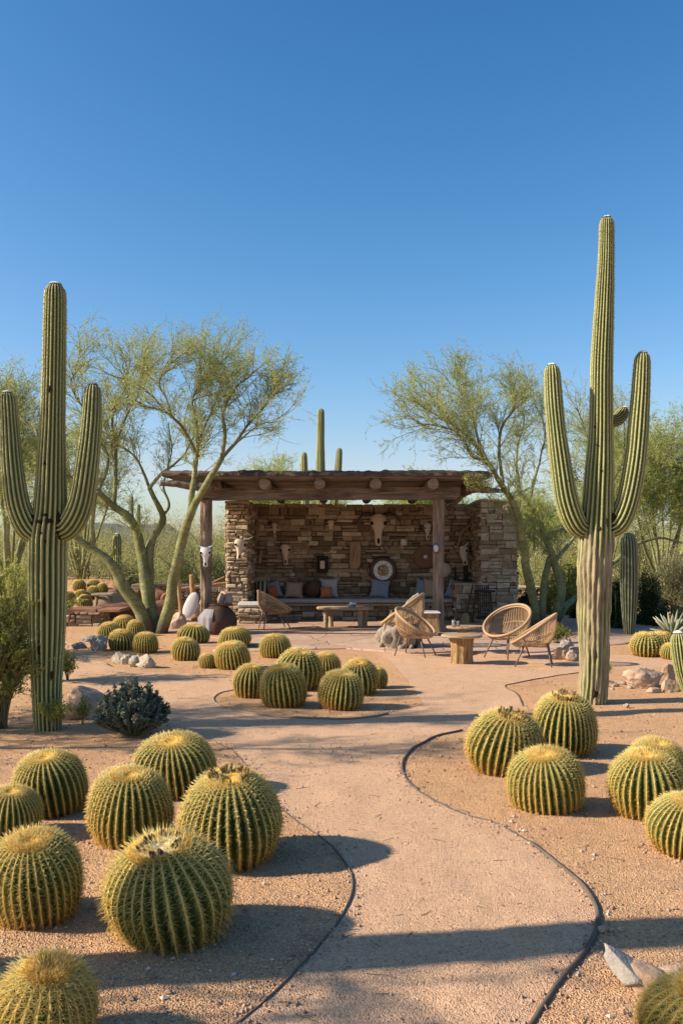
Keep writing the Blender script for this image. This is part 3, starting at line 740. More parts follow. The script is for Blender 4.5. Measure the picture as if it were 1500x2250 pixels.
# ================================================================== SAGUAROS
def ribbed(mb, path, rad, nr, seed=0, amp=.13, bark=None, cap=True, sp=None, sprate=.03, splen=.022, tip_white=False):
    """ribbed column swept along path (n,3) with radii; bark: per-ring 0..1 woodiness"""
    na = 6; p = path; n = len(p); seg = np.concatenate([[0], np.cumsum(np.linalg.norm(np.diff(p, axis=0), axis=1))]); Lt = seg[-1]
    step = max(.02, Lt/220); m = int(Lt/step)+1; s = np.linspace(0, Lt, m)
    P = np.stack([np.interp(s, seg, p[:, k]) for k in range(3)], 1); rr = np.interp(s, seg, rad)
    bk = np.zeros(m) if bark is None else np.interp(s, seg, bark)
    if cap:   # dome
        rt = rr[-1]; d = Lt-s; dome = d < rt*1.25; u = np.clip(1-d/(rt*1.25), 0, 1); rr = np.where(dome, rt*np.sqrt(np.clip(1-u**2.2, .0004, 1)), rr)
    t, U, V = frames(P); nt_ = nr*na; th = np.linspace(0, 2*np.pi, nt_, endpoint=False)
    c = np.abs(np.cos(nr*th/2)); g = np.random.default_rng(seed)
    wig = .7/nr*vnoise(np.stack([s*1.1, 0*s+seed, 0*s], 1), 1, seed, 2)
    lum = 1+.035*vnoise(np.stack([s*2.3, 0*s+seed, 0*s], 1), 1, seed+5, 3)
    radm = rr[:, None]*lum[:, None]*(1-amp*(1-c[None]**1.2)*(1-.45*bk[:, None]))
    TH = th[None]+wig[:, None]
    ct, st = np.cos(TH), np.sin(TH)
    v = P[:, None]+radm[..., None]*(ct[..., None]*U[:, None]+st[..., None]*V[:, None]); v = v.reshape(-1, 3)
    # woody roughness
    bks = np.repeat(bk, nt_); nz = vnoise(v*np.array([1, 1, .22]), 18, seed, 3)
    Pc = np.repeat(P, nt_, 0); v = Pc+(v-Pc)*(1+(.085*bks+.008)*nz)[:, None]
    A = np.repeat(c[None], m, 0).ravel(); mb.b = bks
    mb.add(v, [grid_faces(m, nt_)], A)
    if sp is not None:
        ns_ = int(Lt/sprate); ss = np.linspace(0, Lt-.01, ns_); idx = []
        for k in range(nr):
            sj = ss+g.uniform(-.4, .4, ns_)*sprate; sj = sj[np.interp(sj, s, bk) < .35]
            q = np.stack([np.interp(sj, s, P[:, a]) for a in range(3)], 1)
            Ui = np.stack([np.interp(sj, s, U[:, a]) for a in range(3)], 1); Vi = np.stack([np.interp(sj, s, V[:, a]) for a in range(3)], 1); Ti = np.stack([np.interp(sj, s, t[:, a]) for a in range(3)], 1)
            th0 = 2*np.pi*k/nr+np.interp(sj, s, wig); ri = np.interp(sj, s, rr*lum)
            nrm = np.cos(th0)[:, None]*Ui+np.sin(th0)[:, None]*Vi; side = np.cross(nrm, Ti)
            b0 = q+nrm*ri[:, None]*.99
            for j in range(3):
                d = nrm*.8+side*g.normal(size=len(b0))[:, None]*.7+Ti*g.normal(size=len(b0))[:, None]*.8
                spines(sp, b0, d, splen*g.uniform(.6, 1.3, len(b0)), .0013+splen*.03, .1, g.uniform(.2, 1, len(b0)))
    if tip_white: return P[-1], rr, t[-1]
    return P, rr, t

def saguaro(label, Y, trunk, arms, nr=20, mat='saguaro_skin', bark_to=None, group='saguaros', sp=True, scars=True, wool=True, base_z=None, name='saguaro_cactus', amp=.19, marks=()):
    """trunk: [(px,py,width_px)...] bottom to top; arms: list of (pts, dY list)"""
    s = Y/FPX
    b = W(trunk[0][0], trunk[0][1], Y); 
    if base_z is not None: b[2] = base_z
    root = empty(name, (b[0], Y, b[2])); tag(root, label, 'cactus', group)
    def mk(pts, dy, nm, nr_, bark=None, seed=0):
        q = catmull([(a[0], a[1], a[2], d) for a, d in zip(pts, dy)], 8)
        P = np.array([W(a[0], a[1], Y+a[3])for a in q]); rad = q[:, 2]/2*s
        bk = None
        if bark is not None: bk = np.clip((bark[0]-0+q[:, 1]-bark[1])/1.0, 0, 1) if False else np.clip((q[:, 1]-bark[0])/(bark[1]-bark[0]), 0, 1)
        mb = MB(); sb = MB() if sp else None
        ribbed(mb, P, rad, nr_, seed, amp, bk, True, sb, sprate=.032, splen=.014)
        o = mb.build(nm, mat, root); ab = o.data.attributes.new('b', 'FLOAT', 'POINT'); ab.data.foreach_set('value', mb.b.astype(np.float32))
        if sp and sb.n: sb.build('spines', 'saguaro_spine', o)
        if wool:
            wb = MB(); rt = rad[-1]; tp = P[-1]
            lathe(wb, [(rt*.62, -rt*.12), (rt*.5, rt*.0), (rt*.3, rt*.10), (.002, rt*.15)], c=tp, ns=16, attr=0); wb.v[0][:, 2] += .008*vnoise(wb.v[0], 60, 3)
            wb.build('crown', 'bone_white', o)
        return o, P, rad
    mk(trunk, [0]*len(trunk), 'trunk', nr, bark_to, 11)
    for i, (mx, my, mw, mh) in enumerate(marks):
        cx = np.interp(-my, [-t[1] for t in trunk], [t[0] for t in trunk]); ww = np.interp(-my, [-t[1] for t in trunk], [t[2] for t in trunk])/2
        off = (mx-cx)/ww; dd = math.sqrt(max(.05, 1-off*off))*ww*s; c_ = W(mx, my, Y); c_[1] -= dd*.90
        sm = MB(); v, f = ico(3); v = v*(1+.3*vnoise(v, 2.2, i, 2))[:, None]; sm.add(v*np.array([mw/2*s, .022, mh/2*s])+c_, [f]); sm.build('scar', 'scar', root)
    for i, (pts, dy) in enumerate(arms):
        o, P, rad = mk(pts, dy, 'arm', max(10, nr-4), None, 20+i)
        if scars:
            sm = MB(); d = P[1]-P[0]; d /= np.linalg.norm(d)
            k_ = min(len(P)-1, 5)
            tube(sm, [P[0]+(P[k_]-P[0])*t_ for t_ in (.0, .25, .5, .72)], [rad[0]*1.10, rad[0]*1.12, rad[0]*1.03, rad[0]*.9], 20, wob=.12, seed=i)
            sm.build('scar', 'scar', o)
    return root

saguaro('tall three-pronged saguaro at the left with its right arm in shade', 8.8,
    [(106,1604,58),(103,1500,66),(104,1350,80),(105,1200,86),(111,1120,74),(114,1000,60),(119,820,53),(121,700,49),(122,622,46)],
    [([(88,1176,46),(62,1160,54),(40,1110,52),(28,1030,47),(22,940,42),(17,860,38)], [0,-.05,-.08,-.08,-.06,-.05]),
     ([(124,1168,46),(154,1154,56),(178,1105,56),(192,1020,50),(201,930,43),(205,843,37)], [0,-.04,-.06,-.06,-.04,0])],
    20, bark_to=(1300,2300), marks=((109,1133,14,7),(99,1147,18,10),(117,1146,20,12),(80,1155,12,50),(137,1155,14,54),(104,1172,11,7),(112,1190,7,5),(108,1020,3,9),(118,860,4,16),(96,1420,5,30),(110,1330,4,40),(122,1480,5,24)), group='tall saguaros in the garden')
sg = saguaro('tallest saguaro, at the right, with two big upright arms and a small curled one', 10.35,
    [(1298,1546,62),(1303,1480,64),(1304,1350,68),(1307,1240,78),(1310,1170,78),(1314,1080,66),(1319,950,55),(1321,800,48),(1326,680,42),(1331,560,36),(1332,476,32)],
    [([(1287,1165,40),(1264,1150,50),(1243,1095,50),(1228,1000,45),(1217,900,40),(1211,800,34)], [0,-.06,-.1,-.1,-.08,-.06]),
     ([(1330,1162,40),(1356,1150,50),(1378,1100,50),(1395,1010,46),(1404,900,42),(1411,773,35)], [0,-.04,-.06,-.06,-.04,0]),
     ([(1334,926,24),(1352,924,28),(1364,912,30),(1373,894,27)], [.12,.2,.24,.25])],
    20, bark_to=(1145,1215), marks=((1308,1163,8,11),(1311,1036,5,5),(1280,1148,13,44),(1339,1148,13,44),(1300,940,3,5),(1304,980,4,4),(1322,1150,5,24),(1298,1520,12,20),(1300,1440,4,30)), group='tall saguaros in the garden')
saguaro('saguaro with short arms rising behind the shelter roof', 31, [(705,1300,26),(705,1110,22),(704,1010,19),(705,897,15)],
    [([(699,1150,14),(678,1140,17),(670,1100,17),(668,1040,17),(668,993,13)], [0]*5), ([(711,1150,14),(728,1130,17),(738,1080,17),(743,1030,16),(746,984,13)], [0]*5)], 16, sp=False, scars=False, wool=False, group='background saguaros')
saguaro('dark single-column saguaro in the shade right of the tallest one', 18.9, [(1381,1396,20),(1381,1360,30),(1381,1290,37),(1381,1220,37),(1379,1170,34)], [], 16, 'saguaro_skin_shaded', sp=False, scars=False, wool=False, group='background saguaros')
saguaro('small round-topped saguaro behind the left palo verde branches', 30, [(257,1320,17),(257,1250,21),(258,1172,18)], [], 14, sp=False, scars=False, group='background saguaros')
saguaro('thin distant saguaro, taller of the two above the brush', 60, [(290,1180,7.5),(290,1130,8),(290,1089,7)], [], 12, sp=False, scars=False, wool=False, group='background saguaros')
saguaro('thin distant saguaro, shorter of the two above the brush', 62, [(305,1180,8),(305,1140,9),(305,1107,8)], [], 12, sp=False, scars=False, wool=False, group='background saguaros')
saguaro('short thick saguaro stem leaning at the right picture edge', 11.1, [(1512,1524,26),(1500,1470,38),(1493,1420,42),(1489,1388,38)], [], 18, sp=True, scars=False, group='background saguaros')
saguaro('white-haired cactus stub at the left edge behind the bush', 26, [(33,1310,30),(34,1285,30),(38,1268,22)], [], 14, sp=False, scars=False, wool=True, group='background saguaros', name='hairy_cactus')
# off-frame saguaro to the left whose shadow crosses the foreground
saguaro('tall saguaro standing left of the picture, seen by its shadow', 3.14, [(-2155,2298,200),(-2155,1500,230),(-2155,-100,210),(-2155,-1014,170)], [], 20, sp=False, scars=False, group='tall saguaros in the garden')

# ================================================================== RAISED FAR BED (left)
mb = MB(); xs = np.linspace(-16, -6.6, 50); ys = np.linspace(25.0, 36, 50); X_, Y_ = np.meshgrid(xs, ys)
zz = np.clip((Y_-25.2)*.19, 0, .9)*np.clip((-6.6-X_)/.5, 0, 1)*np.clip((36-Y_)/3, 0, 1)
zz = zz-.05+.03*vnoise(np.stack([X_.ravel(), Y_.ravel(), 0*X_.ravel()], 1), 1.5, 3, 2).reshape(zz.shape)
mb.add(np.stack([X_, Y_, zz], -1).reshape(-1, 3), [grid_faces(50, 50, False)]); o = mb.build('terrain', 'ground_sand'); tag(o, kind='structure')

# ================================================================== SHELTER
def stone_face(mb, O, U, Nn, width, height, hr=(.07, .17), wr=(.12, .42), prot=(.015, .07), seed=0, base=0.0, topjit=.0, light=.0):
    r = random.Random(seed); O = np.array(O, float); U = np.array(U, float); Nn = np.array(Nn, float); Z = np.array([0, 0, 1.])
    z = base
    while z < height-.03:
        h = min(r.uniform(*hr), height-z+.001)
        if height-z-h < .05: h = height-z
        x = -r.uniform(0, .05)
        while x < width-.01:
            w_ = r.uniform(*wr)*(1 if r.random() < .8 else .5)
            if x+w_ > width-.06: w_ = width-x
            sub = [(0, h)] if (h < .11 or r.random() < .6) else [(0, h*.5), (h*.5, h)]
            for (a, b) in sub:
                g = .006; p = r.uniform(*prot); x0, x1, z0, z1 = max(0, x)+g, x+w_-g, z+a+g*.8, z+b-g*.8
                if x1-x0 < .02: continue
                j = lambda k: r.uniform(-k, k)
                V = []; c = min(.022, (z1-z0)*.25)
                corners = [(x0, z0), (x1, z0), (x1, z1), (x0, z1)]
                corners = [(cx+j(.014), cz+j(.011)) for cx, cz in corners]
                for cx, cz in corners: V.append(O+U*cx+Z*cz-Nn*.05)
                for cx, cz in corners: V.append(O+U*cx+Z*cz+Nn*(p*.65))
                mx, mz = (x0+x1)/2, (z0+z1)/2
                ins = []
                for cx, cz in corners:
                    ins.append(O+U*(cx+(c if cx < mx else -c))+Z*(cz+(c if cz < mz else -c))+Nn*(p+j(.010)))
                V += ins; V.append(sum(ins)/4+Nn*r.uniform(-.004, .014))
                q = []
                for k in range(4):
                    q.append([k, (k+1) % 4, 4+(k+1) % 4, 4+k]); q.append([4+k, 4+(k+1) % 4, 8+(k+1) % 4, 8+k])
                t = [[8+k, 8+(k+1) % 4, 12] for k in range(4)]
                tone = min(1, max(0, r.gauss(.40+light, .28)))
                if r.random() < .1: tone = r.uniform(.8, 1)
                mb.add(np.array(V), [np.array(q), np.array(t)], tone)
            x += w_
        z += h

sh = empty('garden_shelter', (.7, 21.5, 0)); tag(sh, 'open stone shelter with timber roof on two posts, at the back of the patio', 'shelter')
WT = 2.9
def wall_part(name, faces, cores):
    mb = MB()
    for f in faces: stone_face(mb, **f)
    o = mb.build(name, 'wall_stone', sh, False)
    mc = MB()
    for c, s in cores: box(mc, c, s, attr=.3)
    mc.build('mortar_core', 'mortar', o, False)
    return o
wall_part('back_wall', [dict(O=(-2.4, 23.6, 0), U=(1, 0, 0), Nn=(0, -1, 0), width=5.9, height=WT, seed=1, base=.0, hr=(.055, .19), wr=(.12, .55))], [((.7, 23.85, 1.44), (7.0, .48, 2.88))])
wall_part('side_wall', [dict(O=(-2.77, 22.0, 0), U=(1, 0, 0), Nn=(0, -1, 0), width=.52, height=WT-.02, seed=2, hr=(.05, .11), wr=(.1, .3), prot=(.02, .08), light=.4),  # left pier front tone raised; its sunlight put into the stone colour
                        dict(O=(-2.25, 22.02, 0), U=(0, 1, 0), Nn=(1, 0, 0), width=1.6, height=WT-.02, seed=3), dict(O=(-2.77, 24.0, 0), U=(0, -1, 0), Nn=(-1, 0, 0), width=1.98, height=WT-.02, seed=4, hr=(.05, .12), light=.1)],
          [((-2.51, 22.85, 1.43), (.5, 1.66, 2.86))])
wall_part('side_wall', [dict(O=(3.39, 22.2, 0), U=(1, 0, 0), Nn=(0, -1, 0), width=.88, height=WT+.05, seed=5, hr=(.10, .20), wr=(.2, .5), prot=(.01, .05), light=.42),  # right pier stones lightened; the light reaching them is put into their tone
                        dict(O=(3.39, 23.6, 0), U=(0, -1, 0), Nn=(-1, 0, 0), width=1.4, height=WT+.04, seed=6), dict(O=(4.27, 22.22, 0), U=(0, 1, 0), Nn=(1, 0, 0), width=1.8, height=WT+.04, seed=7)],
          [((3.83, 22.95, 1.46), (.84, 1.46, 2.93))])
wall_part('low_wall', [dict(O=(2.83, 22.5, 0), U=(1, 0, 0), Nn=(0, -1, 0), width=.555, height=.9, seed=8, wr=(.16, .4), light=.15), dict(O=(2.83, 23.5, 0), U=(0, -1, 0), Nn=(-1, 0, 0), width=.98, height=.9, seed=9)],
          [((3.1, 23.03, .44), (.5, 1.0, .88))])
# coping stones along the wall tops
mb = MB(); x = -2.8
while x < 4.2:
    w_ = random.uniform(.2, .5); box(mb, (x+w_/2, 23.83, WT+.02+random.uniform(-.01, .015)), (w_-.01, .60, .08), attr=random.uniform(.2, .7), bev=.015, jit=.008); x += w_
for sx, y0, y1, wdt in ((-2.51, 22.0, 23.5, .60), (3.83, 22.2, 23.5, .96)):
    y = y0-.05
    while y < y1: h = random.uniform(.3, .5); box(mb, (sx, y+h/2, WT+(.0 if sx < 0 else .06)+.02), (wdt, h-.01, .07), attr=random.uniform(.3, .8), bev=.015, jit=.008); y += h
mb.build('coping', 'wall_stone', sh, False)
# capping slab of the low wall
mb = MB(); box(mb, (3.1, 22.95, .93), (.62, 1.02, .06), attr=.75, bev=.012, jit=.004); mb.build('coping', 'wall_stone', sh, False)
# roof
mb = MB(); nx, ny = 190, 64; xs = np.linspace(-3.62, 3.06, nx); ys = np.linspace(18.45, 24.7, ny)
X_, Y_ = np.meshgrid(xs, ys); fl = np.stack([X_.ravel(), Y_.ravel(), 0*X_.ravel()], 1)
n1 = vnoise(fl*np.array([.5, 3, 1]), 2.2, 3, 3).reshape(X_.shape); n2 = vnoise(fl, 9, 6, 2).reshape(X_.shape)
top = 3.375+.024*n1+.018*n2; bot = 3.265+0*n1-.008*n2
edge = np.minimum(np.minimum(X_-xs[0], xs[-1]-X_), np.minimum(Y_-ys[0], ys[-1]-Y_)); k = np.clip(edge/.06, 0, 1)
top = bot+(top-bot)*(.55+.45*k)
Yw = Y_+np.where(Y_ < 18.6, .035*vnoise(fl*np.array([1, 0, 0]), 7, 9, 3).reshape(X_.shape), 0); Xw = X_+np.where(X_ < -3.5, .06*vnoise(fl*np.array([0, 1, 0]), 4, 2, 2).reshape(X_.shape), 0)
mb.add(np.stack([Xw, Yw, top], -1).reshape(-1, 3), [grid_faces(ny, nx, False)]); mb.add(np.stack([Xw, Yw, bot], -1).reshape(-1, 3), [grid_faces(ny, nx, False)[:, ::-1]])
N_ = nx*ny; per = [j for j in range(nx)]+[i*nx+nx-1 for i in range(1, ny)]+[(ny-1)*nx+j for j in range(nx-2, -1, -1)]+[i*nx for i in range(ny-2, 0, -1)]
per = np.array(per); nxt = np.roll(per, -1)
v_all = np.vstack([mb.v[0], mb.v[1]]); mb.add(v_all, [np.stack([per, per+N_, nxt+N_, nxt], 1)])
rf = mb.build('roof_covering', 'roof_top_wood', sh)
mb = MB(); y = 18.5; i = 0
while y < 24.6:
    d = random.uniform(.20, .30); xl = -3.5+random.uniform(-.08, .1); xr = 3.02+random.uniform(-.06, .02)
    box(mb, ((xl+xr)/2, y+d/2, 3.245+random.uniform(-.004, .004)), (xr-xl, d-.012, .036), attr=0, bev=.006, jit=.003); y += d; i += 1
mb.build('roof_boards', 'beam_wood', sh, False)
def log(name, p0, p1, r0, r1, mat, parent, wob=.08, ns=18, seed=0, sq=None, n=26, bend=0):
    mb = MB(); t = np.linspace(0, 1, n)[:, None]; p = np.array(p0)*(1-t)+np.array(p1)*t
    p = p+bend*np.sin(t*np.pi)*np.array([0, 0, 1.])
    tube(mb, p, np.linspace(r0, r1, n), ns, 0, wob=wob, seed=seed, sq=sq); return mb.build(name, mat, parent)
for i, px in enumerate((470, 582, 702, 825, 950, 1052)):
    x = (px-750)/FPX*18.75
    o = log('roof_log', (x, 18.62 if 0 < i < 5 else 19.0, 3.12), (x+random.uniform(-.05, .05), 24.3, 3.12), .12, .11, 'viga_wood', sh, .14, 16, i)
    if 0 < i < 5:
        e = MB(); th = np.linspace(0, 2*np.pi, 16, endpoint=False); rr = .112*(1+.10*np.sin(3*th+i)+.05*np.sin(7*th))
        v = np.column_stack([x+rr*np.cos(th), np.full(16, 18.595), 3.12+rr*np.sin(th)]); v2 = v.copy(); v2[:, 1] = 18.66
        v = np.vstack([v, v2, [[x, 18.585, 3.12]]]); e.add(v, [np.stack([np.arange(16), (np.arange(16)+1) % 16, np.full(16, 32)], 1), grid_faces(2, 16)]); e.build('log_end', 'log_end_wood', o, False)
# split edge log at the roof's left front corner, knobbly tip
o = log('edge_log', W(352, 1061, 18.5), W(462, 1068, 18.62), .055, .12, 'viga_wood', sh, .22, 16, 5)
o = log('edge_log', W(1040, 1074, 18.9), W(1104, 1079, 18.6), .10, .035, 'viga_wood', sh, .2, 14, 8)
# beam
mb = MB(); b0, b1 = W(438, 1087, 19.3), W(1010, 1084, 19.3); t = np.linspace(0, 1, 60)[:, None]
p = b0*(1-t)+b1*t; hh = .125*(1+.03*vnoise(p, 1.5, 2, 2)); V = []
for q, h_, tt in zip(p, hh, t[:, 0]):
    lo = h_ if tt < .985 else h_*.2
    V += [[q[0], q[1]-.11, q[2]-lo], [q[0], q[1]+.11, q[2]-lo], [q[0], q[1]+.11, q[2]+h_], [q[0], q[1]-.11, q[2]+h_]]
V = np.array(V); V += .006*vnoise(V, 5, 3, 2)[:, None]
e0 = (0, 3, 2, 1); mb.add(V, [grid_faces(60, 4), np.array([[0, 1, 2, 3]]), np.array([[236, 239, 238, 237]])]); mb.build('main_beam', 'beam_wood', sh, False)
# rear wall plate
# posts: three-lobed weathered trunks
def post(px, w, Y, ztop, seed, lean=0):
    x = (px-750)/FPX*Y; mb = MB(); n = 70; zs = np.linspace(-.02, ztop, n); ns = 40; th = np.linspace(0, 2*np.pi, ns, endpoint=False)
    g = np.random.default_rng(seed); V = []
    ph = g.uniform(0, 6, 4)
    for z in zs:
        rr = w/2*(1+.04*math.sin(z*2.1+seed)+(.10 if z < .1 else 0))*(1-.16*np.abs(np.cos(2.5*(th-ph[0])+.25*math.sin(z)))**6-.06*np.abs(np.cos(4.5*(th-ph[1])+.1*z))**4)
        V.append(np.column_stack([x+lean*z+rr*np.cos(th), Y+rr*np.sin(th)*.92, np.full(ns, z)]))
    V = np.vstack(V); c = np.column_stack([np.full(len(V), x)+lean*V[:, 2], np.full(len(V), Y), V[:, 2]])
    V = c+(V-c)*(1+.05*vnoise(V*np.array([1, 1, .2]), 22, seed, 3))[:, None]
    mb.add(V, [grid_faces(n, ns), np.array([[(n-1)*ns+j, (n-1)*ns+(j+1) % ns, (n-1)*ns+(j+2) % ns] for j in range(0)]).reshape(-1, 3)])
    return mb.build('post', 'post_wood', sh)
post(453, .26, 19.35, 2.84, 3); post(962, .25, 19.35, 2.84, 9, .004)
log('brace', W(1012, 1090, 19.8), W(985, 1118, 22.4), .07, .06, 'beam_wood', sh, .1)

# bench
bn = empty('stone_bench', (.3, 23.0, 0)); tag(bn, 'long built-in stone bench with plank seat along the back wall of the shelter', 'bench')
mb = MB(); stone_face(mb, (-2.2, 22.95, 0), (1, 0, 0), (0, -1, 0), 5.0, .38, seed=21, hr=(.08, .14), wr=(.15, .4)); stone_face(mb, (-2.45, 21.62, 0), (1, 0, 0), (0, -1, 0), .62, .38, seed=22, light=.2); stone_face(mb, (-1.83, 21.62, 0), (0, 1, 0), (1, 0, 0), 1.3, .38, seed=23)
mb.build('base', 'wall_stone', bn, False)
mb = MB(); box(mb, (.3, 23.28, .19), (4.98, .58, .375), attr=.2); box(mb, (-2.14, 22.3, .19), (.58, 1.28, .375), attr=.2); mb.build('core', 'mortar', bn, False)
mb = MB()
for k in range(3): box(mb, (.3, 22.86+.27*k, .405), (5.04, .25, .05), bev=.008)
mb.build('seat', 'pale_wood', bn, False)

def cushion(name, c, s, mat, label, cat, rz=0, tilt=0, side=0, pinch=.12, parent=None, group=None, puff=1.0, q=.55):
    """soft pillow: width s0, thickness s1, height s2; bottom edge rests at c"""
    n = 26; u = np.linspace(-1, 1, n); A, B = np.meshgrid(u, u)
    edge = (1-np.abs(A)**3.5)*(1-np.abs(B)**3.5); th = s[1]/2*np.clip(edge, 0, 1)**q
    f = 1-pinch*(1-np.abs(A)**2)*np.abs(B)**2; f2 = 1-pinch*(1-np.abs(B)**2)*np.abs(A)**2
    X_ = A*f2*s[0]/2; Z_ = B*f*s[2]/2
    wr = .012*s[0]*vnoise(np.stack([A.ravel()*3, B.ravel()*3, 0*A.ravel()+s[0]*9], 1), 1.3, int(abs(c[0])*97) % 50, 3).reshape(A.shape)*edge*2
    V = np.vstack([np.stack([X_, -th-wr, Z_], -1).reshape(-1, 3), np.stack([X_, th-wr, Z_], -1).reshape(-1, 3)])
    Mx = Matrix.Rotation(rz, 3, 'Z') @ Matrix.Rotation(tilt, 3, 'X') @ Matrix.Rotation(side, 3, 'Y')
    V = (V+np.array([0, 0, s[2]/2]))@np.array(Mx.transposed())+np.array(c)
    mb = MB(); mb.add(V, [grid_faces(n, n, False), grid_faces(n, n, False)[:, ::-1]+n*n])
    o = mb.build(name, mat, parent, origin=None if parent is not None else tuple(c))
    if parent is None: tag(o, label, cat, group)
    return o
def pad(c, s, mat, label, name='seat_pad'):
    mb = MB(); nx, ny = 60, 14; u = np.linspace(-1, 1, nx); v = np.linspace(-1, 1, ny); A, B = np.meshgrid(u, v)
    e = np.clip((1-np.abs(A)**30)*(1-np.abs(B)**8), 0, 1)**.5
    nz = .006*vnoise(np.stack([A.ravel()*s[0]*3, B.ravel()*2, 0*A.ravel()], 1), 1.4, 7, 2).reshape(A.shape)
    V = np.vstack([np.stack([A*s[0]/2, B*s[1]/2, s[2]/2*e+nz], -1).reshape(-1, 3), np.stack([A*s[0]/2, B*s[1]/2, -s[2]/2*e], -1).reshape(-1, 3)])
    mb.add(V+np.array(c), [grid_faces(ny, nx, False), grid_faces(ny, nx, False)[:, ::-1]+nx*ny]); o = mb.build(name, mat, origin=tuple(c))
    return tag(o, label, 'cushion', 'bench seat pads')
pad((-.15, 23.08, .49), (4.0, .62, .12), 'cushion_grey', 'long grey seat pad on the main run of the bench')
pad((2.38, 23.08, .49), (.86, .62, .12), 'cushion_grey', 'short pale seat pad on the bench right of the front post')
pad((-2.16, 21.98, .46), (.60, .72, .15), 'cushion_grey', 'round-edged pale pad on the bench end before the left wall pier')
def PL(px, bot, w, h, mat, label, Y=23.3, side=0, tilt=-14, rz=0, nm='cushion', **k):
    s = Y/FPX; c = ((px-750)*s, Y, .55)
    return cushion(nm, c, (w*s, .17, h*s), mat, label, 'cushion', R(rz), R(tilt), R(side), group='cushions on the shelter bench', **k)
PL(577, 1318, 26, 40, 'stripe_cloth', 'dark and tan striped cushion at the left end of the bench', Y=23.1, side=-6)
def patch(parent, c, w, h, mat, nm='patch'):
    pass
o = PL(606, 1318, 34, 40, 'cushion_blue', 'blue-grey cushion with a rust red panel, leaning beside the striped one', side=-16)
cushion('panel', (float(o.location.x)-.03, 23.19, .57), (.24, .05, .30), 'cushion_red', '', '', 0, R(-14), R(-16), parent=o, pinch=.02)
PL(645, 1318, 42, 38, 'cushion_tan', 'brown tan square cushion left of the dark pot', side=3, tilt=-18)
o = PL(722, 1318, 42, 44, 'cushion_grey', 'pale grey cushion behind the small rust red one', Y=23.36, tilt=-12)
PL(716, 1320, 27, 26, 'cushion_red', 'small rust red patterned cushion before a pale grey one', Y=23.12, tilt=-12)
PL(832, 1320, 44, 42, 'cushion_blue', 'blue-grey cushion leaning below the round clock', side=7)
PL(921, 1320, 28, 44, 'cushion_blue', 'slim grey cushion left of the front right post', side=12)
PL(945, 1320, 34, 44, 'cushion_tan', 'tan cushion partly hidden by the front right post', Y=23.2, side=4)
PL(985, 1322, 24, 44, 'cushion_blue', 'dark blue folded cushion against the low wall right of the post', Y=23.2, side=18, rz=-20)
PL(998, 1322, 16, 36, 'cushion_blue', 'narrow blue cushion squeezed against the low stone wall', Y=23.1, side=10, rz=-25)
mb = MB(); lathe(mb, [(.001, 0), (.10, .0), (.19, .10), (.22, .22), (.20, .34), (.15, .40), (.17, .43), (.14, .42), (.12, .36), (.001, .3)], c=(-.72, 23.3, .555), ns=24); tag(mb.build('clay_pot', 'pot_black', origin=(-.72, 23.3, .555)), 'dark round clay pot standing on the bench between tan and grey cushions', 'pot')
for i, (px, lb) in enumerate(((885, 'dark red stone lying on the bench right of the blue-grey cushion'), (868, 'smaller dark red stone beside the blue-grey cushion'))):
    mb = MB(); x = (px-750)/FPX*23.3; rock(mb, (x, 23.3, .55), (.17, .12, .11 if i == 0 else .08), seed=60+i, sub=3); tag(mb.build('red_stone', 'red_stone', origin=(x, 23.3, .55)), lb, 'stone')

# ------------------------------------------------------------------ wall pieces
def skull(px, top, bot, w, Y, label, mat='bone', horns=None, yaw=0, roll=0, group='skulls hung on the shelter'):
    s = Y/FPX; L = (bot-top)*s; hw = w*s/2; c = W(px, (top+bot)/2, Y)
    root = empty('cow_skull', c); tag(root, label, 'skull', group); root.rotation_euler = (0, R(roll), R(yaw))
    def put(mb, nm, mat, par=root, sm=True):
        o = mb.build(nm, mat, par, sm, origin=(0, 0, 0)); return o
    prof = [(0, .42, .30), (.05, .80, .40), (.13, .98, .46), (.24, .93, .5), (.32, 1.0, .5), (.40, .78, .48), (.50, .56, .42), (.62, .46, .36), (.78, .40, .30), (.90, .42, .26), (.97, .34, .2), (1.0, .12, .1)]
    P = []; ns = 20; th = np.linspace(0, 2*np.pi, ns, endpoint=False)
    for t, a, d in prof:
        P.append(np.column_stack([hw*a*np.sign(np.cos(th))*np.abs(np.cos(th))**.8, hw*1.1*d*np.sin(th), np.full(ns, L/2-L*t)]))
    V = np.vstack(P); V = V*(1+.03*vnoise(V, 3/hw, 3, 2))[:, None]
    mb = MB(); mb.add(V, [grid_faces(len(prof), ns)[:, ::-1], np.array([[0, (j+1) % ns, j] for j in range(1, ns-1)])]); put(mb, 'head', mat)
    for sx in (-1, 1):
        mb = MB(); v, f = ico(2); v = v*np.array([hw*.20, hw*.16, L*.065])+np.array([sx*hw*.78, -hw*.40, L/2-L*.29]); mb.add(v, [f]); put(mb, 'eye_socket', 'socket')
    mb = MB(); v, f = ico(2); v = v*np.array([hw*.17, hw*.12, L*.10])+np.array([0, -hw*.30, L/2-L*.85]); mb.add(v, [f]); put(mb, 'nose_hole', 'socket')
    if horns:
        for sx in (-1, 1):
            pts = catmull([(sx*a*hw, d*hw, L/2+b*L) for a, b, d in horns['pts']], 6); mb = MB()
            tube(mb, pts, np.linspace(horns['r']*hw, .12*horns['r']*hw, len(pts)), 10); put(mb, 'horn', horns.get('mat', 'bone'))
    return root
skull(831, 1130, 1199, 37, 23.44, 'big longhorn skull with dark sweeping horns in the middle of the back wall', 'bone_tan', dict(pts=[(.6, -.05, .1), (1.2, .03, .2), (1.9, -.02, .2), (2.5, -.22, .1), (2.75, -.42, 0)], r=.24, mat='horn'))
